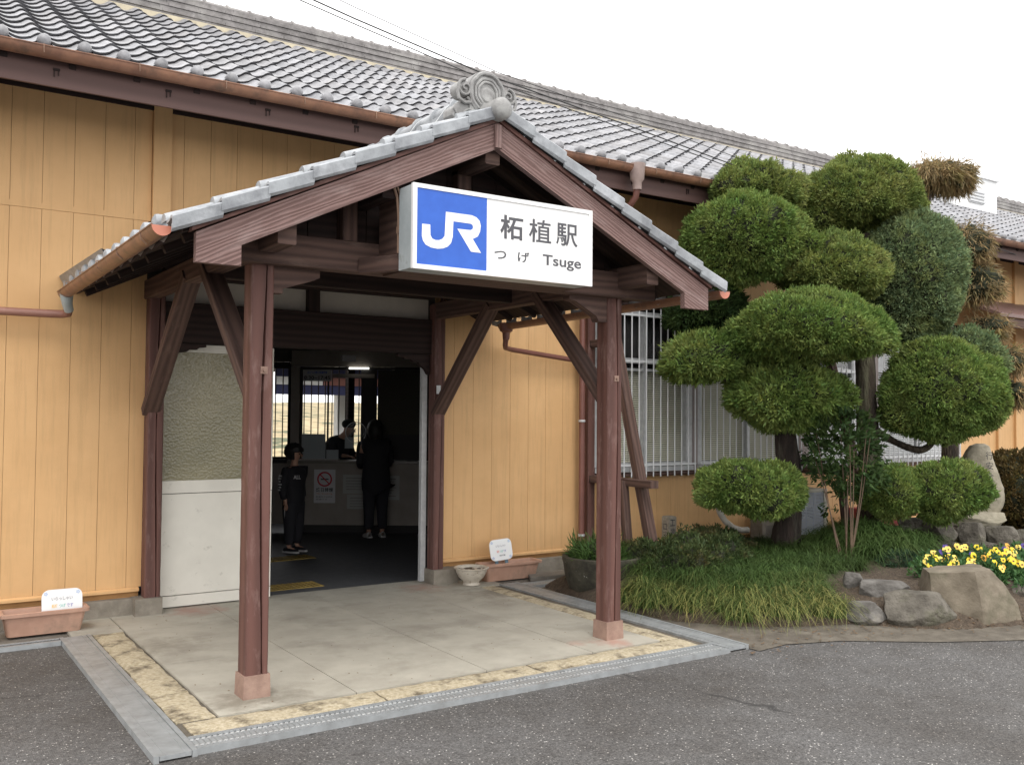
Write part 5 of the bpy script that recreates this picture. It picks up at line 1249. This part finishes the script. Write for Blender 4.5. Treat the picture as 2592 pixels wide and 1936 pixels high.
def tree(label, loc, paths, bark, pads, cat='tree'):
    t = empty('clipped_tree' if cat == 'tree' else 'tree', (0,0,0), label, cat)
    trunk('trunk', paths, bark, t)
    for (c, rx, rz_, ry, mat, seed, kw) in pads: foliage('foliage_pad', c, (rx, ry, rz_), mat, t, seed, **kw)
    return t
k_ = dict(); kj = dict(bl=.060, bw=.016, up=.15, dens=1600)
tree('dark stemmed clipped tree of rounded pads nearest to the porch', None,
    [([(8.30,6.93,.10),(8.26,6.93,.35),(8.27,6.90,.70),(8.27,6.89,1.07),(8.22,6.90,1.6),(8.28,6.85,2.2),(8.3,6.75,2.6)], [.20,.15,.135,.125,.12,.09,.05]),
     ([(8.26,6.92,.62),(8.05,6.90,.78),(7.80,6.90,.90),(7.6,6.9,1.0)], [.07,.055,.04,.02]), ([(8.25,6.9,1.7),(7.9,7.1,1.95),(7.45,7.3,2.2)], [.06,.05,.03]),
     ([(8.25,6.88,2.0),(8.1,7.3,2.5),(7.95,7.7,2.9)], [.05,.04,.03]), ([(8.27,6.9,1.1),(8.5,6.85,1.22),(8.75,6.8,1.2)], [.035,.03,.015])], M_BARK,
    [((8.22,6.55,2.55),.88,.46,.72,L_GREEN,1,k_), ((7.75,6.94,2.45),.36,.27,.34,L_GREEN,101,k_), ((8.72,6.26,2.55),.32,.30,.32,L_GREEN,102,k_), ((7.91,7.09,2.08),.30,.22,.26,L_GREEN,103,kj), ((8.56,6.66,1.87),.33,.30,.30,L_GREEN,104,kj), ((8.13,6.84,1.67),.34,.26,.30,L_GREEN,105,kj), ((7.82,6.72,.89),.30,.26,.28,L_GREEN,106,dict(flat_b=.8)), ((7.37,7.33,2.24),.42,.36,.40,L_GREEN,2,kj), ((8.18,6.87,1.88),.68,.46,.55,L_GREEN,3,kj), ((7.86,7.72,2.88),.48,.34,.42,L_DARK,4,kj), ((7.60,6.88,.92),.56,.33,.50,L_GREEN,5,dict(flat_b=.8))])  # L_DARK pad at the back: its shading is put into the leaf colour
tree('taller clipped tree with grey trunk, huge blue green ball and domed top pads', None,
    [([(9.66,6.90,.15),(9.62,6.86,.45),(9.58,6.83,1.03),(9.55,6.84,1.9),(9.62,6.9,2.8),(9.85,7.05,3.9)], [.18,.14,.12,.115,.10,.06]),
     ([(9.56,6.83,1.80),(9.68,6.76,1.77),(9.93,6.6,1.73),(10.05,6.5,1.85)], [.05,.042,.035,.025]), ([(9.58,6.83,1.62),(9.69,6.77,1.52),(9.86,6.65,1.40),(10.07,6.52,1.32),(10.19,6.44,1.38),(10.25,6.39,1.55)], [.05,.042,.036,.042,.036,.03]),
     ([(9.62,6.9,2.7),(9.0,7.1,3.1),(8.2,7.2,3.5)], [.06,.045,.03]), ([(9.62,6.9,2.5),(9.2,6.9,2.9),(8.9,6.85,3.2)], [.05,.04,.03]), ([(9.65,6.9,2.6),(10.0,6.8,2.9),(10.3,6.7,3.1)], [.06,.045,.03]),
     ([(9.62,6.86,.5),(9.4,6.5,.66),(9.25,6.35,.78)], [.05,.04,.03]), ([(9.62,6.86,.55),(9.7,6.4,.70),(9.75,6.05,.80)], [.05,.04,.03])], M_BARK2,
    [((9.95,7.19,4.30),.82,.56,.72,L_OLIVE,11,k_), ((7.99,7.22,3.66),.78,.50,.62,L_GREEN,12,dict(flat_b=.9)), ((7.69,7.53,3.54),.37,.33,.35,L_GREEN,107,k_), ((8.37,6.97,3.54),.37,.31,.35,L_GREEN,108,dict(flat_b=.9)), ((9.48,7.40,4.15),.40,.34,.38,L_OLIVE,109,dict(flat_b=.8)), ((10.31,6.97,4.06),.40,.32,.38,L_OLIVE,110,dict(flat_b=.8)), ((10.12,6.66,2.90),.36,.37,.34,L_BLUE,111,dict(flat_b=1)), ((9.82,6.42,1.86),.35,.42,.34,L_GREEN,112,dict(flat_b=.9)), ((10.42,6.02,1.90),.35,.40,.34,L_GREEN,113,dict(flat_b=.9)), ((8.28,7.36,4.20),.62,.40,.50,L_OLIVE,13,k_), ((8.85,6.80,3.28),.72,.44,.56,L_OLIVE,14,k_),
     ((10.20,6.71,3.35),.66,.82,.60,L_BLUE,15,dict(flat_b=.95, lump=.09)), ((10.19,6.29,2.0),.70,.60,.62,L_GREEN,16,dict(flat_b=.9)), ((10.70,6.26,2.34),.40,.40,.40,L_BLUE,17,k_), ((9.18,6.29,.84),.38,.28,.36,L_GREEN,18,dict(flat_b=.85)), ((9.72,5.97,.87),.50,.34,.44,L_GREEN,19,dict(flat_b=.85))])
kb = dict(bl=.13, bw=.011, droop=1.1, nb=9, dens=330, lump=.14, up=0, tv=.2)
tree('tan brown weeping cypress rising behind the clipped trees', None,
    [([(12.0,7.3,.1),(12.0,7.3,2.0),(11.95,7.35,3.6),(11.72,7.45,4.4),(11.92,7.50,4.85)], [.12,.10,.08,.06,.04]), ([(11.95,7.3,3.2),(12.1,7.1,3.4)], [.04,.02]), ([(12.0,7.3,2.4),(12.25,6.95,2.8)], [.04,.02]), ([(12.0,7.3,1.8),(12.45,6.85,2.3)], [.04,.02])], M_BARK2,
    [((11.98,7.50,4.99),.54,.23,.45,L_BROWN,41,dict(kb, dens=650)), ((12.03,7.15,3.95),.38,.34,.34,L_BROWN,42,kb), ((12.12,7.00,3.42),.25,.33,.26,L_BROWN,43,kb), ((12.26,6.93,2.85),.26,.24,.26,L_BROWN,44,kb), ((12.52,6.77,2.48),.24,.24,.24,L_BROWN,45,kb), ((12.60,6.74,1.98),.18,.24,.2,L_BROWN,46,kb)], cat='cypress tree')
# slender leafy shrub between the two trunks
t = empty('nandina_shrub', (0,0,0), 'slender many stemmed broadleaf shrub between the two clipped tree trunks', 'shrub')
pp_ = []
for k in range(8):
    a = rnd.random()*6.28; x, y = 8.13+.04*math.cos(a), 6.05+.04*math.sin(a); ex, ey = 8.42+.34*(k/7-.5)*1.6-.05, 6.3+.2*math.sin(a)
    pp_.append(([(x,y,.15),(x+(ex-x)*.30,y+(ey-y)*.3,.5),(x+(ex-x)*.62,y+(ey-y)*.6,.9),(ex,ey,1.35+.2*rnd.random())], [.009,.008,.006,.003]))
trunk('stems', pp_, M('tan_stem', (.12,.08,.05), (.07,.045,.03), .8), t)
foliage('leaves', (8.58,6.42,1.35), (.36,.30,.40), L_DARK, t, 51, dens=260, bl=.075, bw=.028, nb=7, lump=.25, core=False, flat_b=1)
foliage('leaves', (8.50,6.38,.92), (.27,.2,.22), L_DARK, t, 52, dens=90, bl=.07, bw=.026, nb=5, lump=.3, core=False, flat_b=1)
# low shrubs, hedge
t = empty('low_shrub', (0,0,0), 'low spreading bronze green shrub behind the stone pot', 'shrub')
for i, (c, r) in enumerate((((6.85,6.90,.24),(.66,.52,.25)),((6.25,7.00,.24),(.38,.34,.22)),((6.40,6.52,.22),(.46,.34,.23)),((7.35,7.10,.24),(.50,.40,.20)))): foliage('foliage_clump', c, r, L_SHRUB, t, 60+i, dens=2000, bl=.036, bw=.015, lump=.13)
t = empty('low_shrub', (0,0,0), 'small dark blue green dome shrub beside the left pansies', 'shrub'); foliage('foliage_clump', (8.50,5.72,.22), (.22,.20,.17), leafmat('blue_green_dome', (.035,.075,.04), (.05,.095,.05), (.06,.11,.055)), t, 66, dens=1500, bl=.04, bw=.012, lump=.05)
t = empty('hedge', (0,0,0), 'russet brown rounded hedge at the right edge behind the monument', 'hedge'); foliage('foliage_clump', (11.85,6.25,.78), (.62,.55,.50), L_HEDGE, t, 67, dens=1000, bl=.045, bw=.022, lump=.08, flat_b=1); foliage('foliage_clump', (12.7,5.9,.7), (.6,.5,.5), L_HEDGE, t, 68, dens=700, bl=.045, bw=.022, lump=.08, flat_b=1)
t = empty('pot_grass', (0,0,0), 'tuft of green grass growing in the round stone pot', 'grass tuft'); foliage('blades', (5.80,7.14,.33), (.24,.24,.08), L_GRASS, t, 69, dens=900, bl=.11, bw=.010, lump=.2, up=.8)
# mondo grass: arching blades
def mondo(name, spots, label, seed, L0=.30, dry=.5, nb=90, width=.006, shade=1.0):
    rg = np.random.default_rng(seed); VV, QQ, CC = [], [], []; off = 0; S = 5
    for (x, y, sc, dr) in spots:
        z0 = hz(x, y); n = nb
        az = rg.random(n)*6.283; L = L0*sc*(.6+.7*rg.random(n)); lean = .35+.75*rg.random(n)
        bx = x+rg.normal(size=n)*.03; by = y+rg.normal(size=n)*.03
        T = np.linspace(0, 1, S+1)
        hx = np.cos(az)[:,None]*(L*lean)[:,None]*T**1.5; hy = np.sin(az)[:,None]*(L*lean)[:,None]*T**1.5
        hh = (L)[:,None]*(T*1.05-T**2.2*(.45+.75*lean[:,None]))
        w = width*(1-.85*T**2)
        sx, sy2 = -np.sin(az), np.cos(az)
        A = np.stack([bx[:,None]+hx+sx[:,None]*w/2, by[:,None]+hy+sy2[:,None]*w/2, z0+hh], -1); B = np.stack([bx[:,None]+hx-sx[:,None]*w/2, by[:,None]+hy-sy2[:,None]*w/2, z0+hh], -1)
        V = np.stack([A, B], 2).reshape(n, (S+1)*2, 3); VV.append(V.reshape(-1,3))
        i0 = np.arange(n)[:,None]*((S+1)*2); k = np.arange(S)[None,:]*2
        q = np.stack([i0+k, i0+k+1, i0+k+3, i0+k+2], -1).reshape(-1,4)+off; QQ.append(q); off += n*(S+1)*2
        dd = np.clip(rg.random(n)*dr*2.0-.25, 0, 1); tone = (.70+.55*rg.random(n))*shade*(.85+.3*rg.random())
        for s_ in range(0): pass
        tt = (np.arange(S)+.5)/S
        mixd = (dd[:,None]*np.clip(tt*1.5-.1, 0, 1))[...,None]
        base = np.stack([np.ones_like(tone), np.ones_like(tone), np.ones_like(tone)], -1)[:,None,:]*tone[:,None,None]
        dryc = np.array([4.6,2.6,3.4])[None,None,:]
        c = base*(1-mixd)+dryc*mixd*(.75+.4*rg.random((n,1,1))); CC.append(np.repeat(c.reshape(-1,3), 4, 0))
    o = gen(name, np.concatenate(VV), np.concatenate(QQ), L_GRASS, None, np.concatenate(CC)); return tag(o, label, 'grass', kind='stuff')
rg0 = random.Random(5); front, mid, mound = [], [], []
y = 4.9
for k in range(5200):
    x, y = rg0.uniform(5.5, 9.9), rg0.uniform(4.6, 7.7); d = pdist(x, y)
    if d < .02: continue
    edge_ok = x < 6.98 and y > 4.9
    tooclose = lambda L_, r: any((a[0]-x)**2+(a[1]-y)**2 < r*r for a in L_)
    if x > 6.82 and y < 5.35: continue
    if edge_ok and d < .62 and not (x < 5.95 and y > 6.55):
        if not tooclose(front, .098): front.append((x, y, 1.0+.3*rg0.random(), (.85 if d < .34 else .25)*(.6+.8*rg0.random())))
    elif 6.2 < x < 8.45 and 5.75 < y < 7.45 and d > .55 and not (8.0 < x and y < 5.95):
        if not tooclose(mid, .125) and not (x > 8.35 and y < 6.05): mid.append((x, y, .75+.25*rg0.random(), .12))
    elif ((x-8.85)/.70)**2+((y-6.30)/.55)**2 < 1:
        if not tooclose(mound, .11): mound.append((x, y, .8+.25*rg0.random(), .15))
mondo('mondo_grass', front, 'yellow tipped mondo grass spilling over the front edge of the bed', 1, .275, nb=115, width=.0050, shade=.9)
mondo('mondo_grass', mid, 'dark green mondo grass round the first tree trunk', 2, .36, shade=.72)
mondo('mondo_grass', mound, 'green mondo grass mound round the second tree trunk', 3, .42, nb=100, width=.008, shade=.85)
# ------------------------------------------------------------------ pansies
PET = {'yellow': flat('yellow_petal', (.80,.58,.02), .6), 'pale': flat('pale_yellow_petal', (.80,.60,.11), .6), 'orange': flat('amber_petal', (.72,.36,.04), .6), 'purple': flat('purple_petal', (.045,.02,.19), .6)}
EYE = flat('pansy_eye', (.08,.02,.03), .7)
def flower(parent, p, colr, s, sd2):
    r = random.Random(sd2); nrm = Vector((-.50+r.uniform(-.35,.35), -.75+r.uniform(-.3,.3), .45+r.uniform(-.2,.4))).normalized(); a = nrm.cross(Vector((0,0,1))).normalized(); u_ = a.cross(nrm); p = Vector(p)
    b = MB()
    for (ang, rad, off) in ((90-28,.36,.44),(90+28,.36,.44),(170,.34,.36),(10,.34,.36),(270,.46,.34)):
        cx, cz = math.cos(R(ang))*off, math.sin(R(ang))*off; vs = [p+nrm*.004]
        for k in range(13):
            t = 2*math.pi*k/13; w = 1+.08*math.sin(t*5+sd2); vs.append(p+(a*(cx+rad*w*math.cos(t))+u_*(cz+rad*w*math.sin(t)))*s+nrm*(.010*s/.04*math.cos(t*2)*.25+(.003 if ang > 200 else 0)))
        b.add(vs, [(0, 1+k, 1+(k+1) % 13) for k in range(13)])
    f = b.build('flower', PET[colr], parent, smooth=True, fixn=False)
    e = MB(); vs = [p+nrm*.009]+[p+(a*math.cos(k*.785)*(.20+.06*(k % 2))+u_*(-.08+math.sin(k*.785)*(.16+.07*(k % 2))))*s+nrm*.008 for k in range(8)]; e.add(vs, [(0,1+k,1+(k+1) % 8) for k in range(8)]); e.build('flower_eye', EYE, f)
rp = random.Random(12); spots = []
LAB = {'yellow': 'bright yellow pansy in the flower bed behind the angular rock', 'pale': 'pale yellow pansy in the flower bed behind the angular rock', 'orange': 'amber pansy in the flower bed behind the angular rock', 'purple': 'deep purple pansy in the flower bed behind the angular rock'}
k = 0
while len(spots) < 62 and k < 6000:
    k += 1; u_, v_ = rp.random(), rp.random()
    A_, B_, C__, D_ = (7.88,5.10), (8.75,5.55), (10.2,4.98), (8.50,4.30)
    x = (A_[0]*(1-u_)+D_[0]*u_)*(1-v_)+(B_[0]*(1-u_)+C__[0]*u_)*v_; y = (A_[1]*(1-u_)+D_[1]*u_)*(1-v_)+(B_[1]*(1-u_)+C__[1]*u_)*v_
    if any((a-x)**2+(b2-y)**2 < .105**2 for a, b2 in spots): continue
    spots.append((x, y)); c = rp.choices(['yellow','pale','orange','purple'], [5,3,1.2,2.4])[0]
    z = hz(x, y); dd_ = (x-8.8)*nx_+(y-5.0)*ny_; ss_ = (x-8.8)*dx+(y-5.0)*dy
    lab_ = LAB[c].replace('in the flower bed', 'in the %s row' % ('front' if dd_ < -.25 else 'middle' if dd_ < .2 else 'back')).replace('behind the angular rock', 'behind the left rim of the angular rock' if ss_ < -.3 else 'right behind the angular rock' if ss_ < .25 else 'toward the right picture edge')
    t = empty('pansy', (x, y, z), lab_, 'pansy', 'pansies in the flower bed')
    foliage('leaves', (0,0,.045), (.065,.065,.055), L_PANSY, t, 100+k, dens=1100, bl=.045, bw=.024, nb=3, lump=.1, core=False)
    for q in range(rp.choice([1,2,2])): flower(t, (rp.uniform(-.05,.05), rp.uniform(-.06,.0), .115+rp.uniform(0,.05)), c, rp.uniform(.036,.046), k*7+q)
# leaf litter along the kerb side
b = MB()
for k in range(420):
    s_ = rnd.random(); x, y = (5.3+s_*3.2+rnd.gauss(0,.12), 5.1-1.3*max(0,(s_-.35))-.18+rnd.gauss(0,.16)) if k > 120 else (rnd.uniform(1.4,5.1), rnd.uniform(5.4,8.2))
    r_ = .004+.007*rnd.random(); a = rnd.random()*6.28; z = .003 if k <= 120 else max(-.020, hz(x,y))+.004
    if k <= 120: r_ *= .55
    b.add([(x+r_*1.8*math.cos(a), y+r_*1.8*math.sin(a), z), (x+r_*math.cos(a+1.6), y+r_*math.sin(a+1.6), z+.003), (x-r_*1.8*math.cos(a), y-r_*1.8*math.sin(a), z+.001), (x+r_*math.cos(a-1.6), y+r_*math.sin(a-1.6), z+.002)], [(0,1,2,3)])
tag(b.build('leaf_litter', M('dead_leaf', (.20,.12,.06), (.10,.06,.03), .9, 30)), 'scattered dry leaf litter on slab and kerbside', 'leaf litter', kind='stuff')
# ------------------------------------------------------------------ overhead cables and roof vent
k_c = 7.3/6
CAB = [[(x*k_c, 7.3, 1.7+(z-1.7)*k_c) for x, z in L_]+[(9.9,7.3,4.32),(13,7.38,4.2),(16,7.9,4.15)] for L_ in (
    [(-9,6.9),(0,4.92),(2.68,4.44),(3.70,4.28),(5.22,4.13),(6.67,3.97)], [(-9,7.1),(0,5.05),(2.68,4.52),(3.88,4.31),(5.3,4.19),(7,4.02)], [(-9,6.8),(0,4.86),(2.69,4.40),(3.62,4.25),(5.22,4.09),(6.67,3.94)])]
def cable(pts, r, label):
    b = MB(); P = [Vector(p) for p in pts]; out = []
    for i in range(len(P)-1):
        for k in range(6): out.append(P[i].lerp(P[i+1], k/6))
    out.append(P[-1]); b.tube(out, r, 6); tag(b.build('overhead_cable', M_CABLE, None, smooth=True), label, 'cable', 'overhead cables')
cable(CAB[0], .0065, 'thick black overhead cable crossing behind the scroll ornament and over the roof')
cable(CAB[1], .0036, 'highest thin overhead wire in the sky above the roof')
cable(CAB[2], .0048, 'lower thin overhead cable just under the thick black one')
t = empty('roof_vent', (17.55,10.6,5.9), 'white boxy roof structure with grey louvre beside the brown cypress top', 'roof vent')
b = MB(); b.box(-.75,.75,-.5,.6,-.5,.46); b.box(-.8,.8,-.55,.65,.463,.52); b.build('vent_body', M_CARD, t); b = MB(); b.box(-.25,.25,-.53,-.503,-.05,.2)
for q in range(4): b.box(-.27,.27,-.55,-.531,-.03+q*.06,0+q*.06)
b.build('louvre', M_ALU, t)
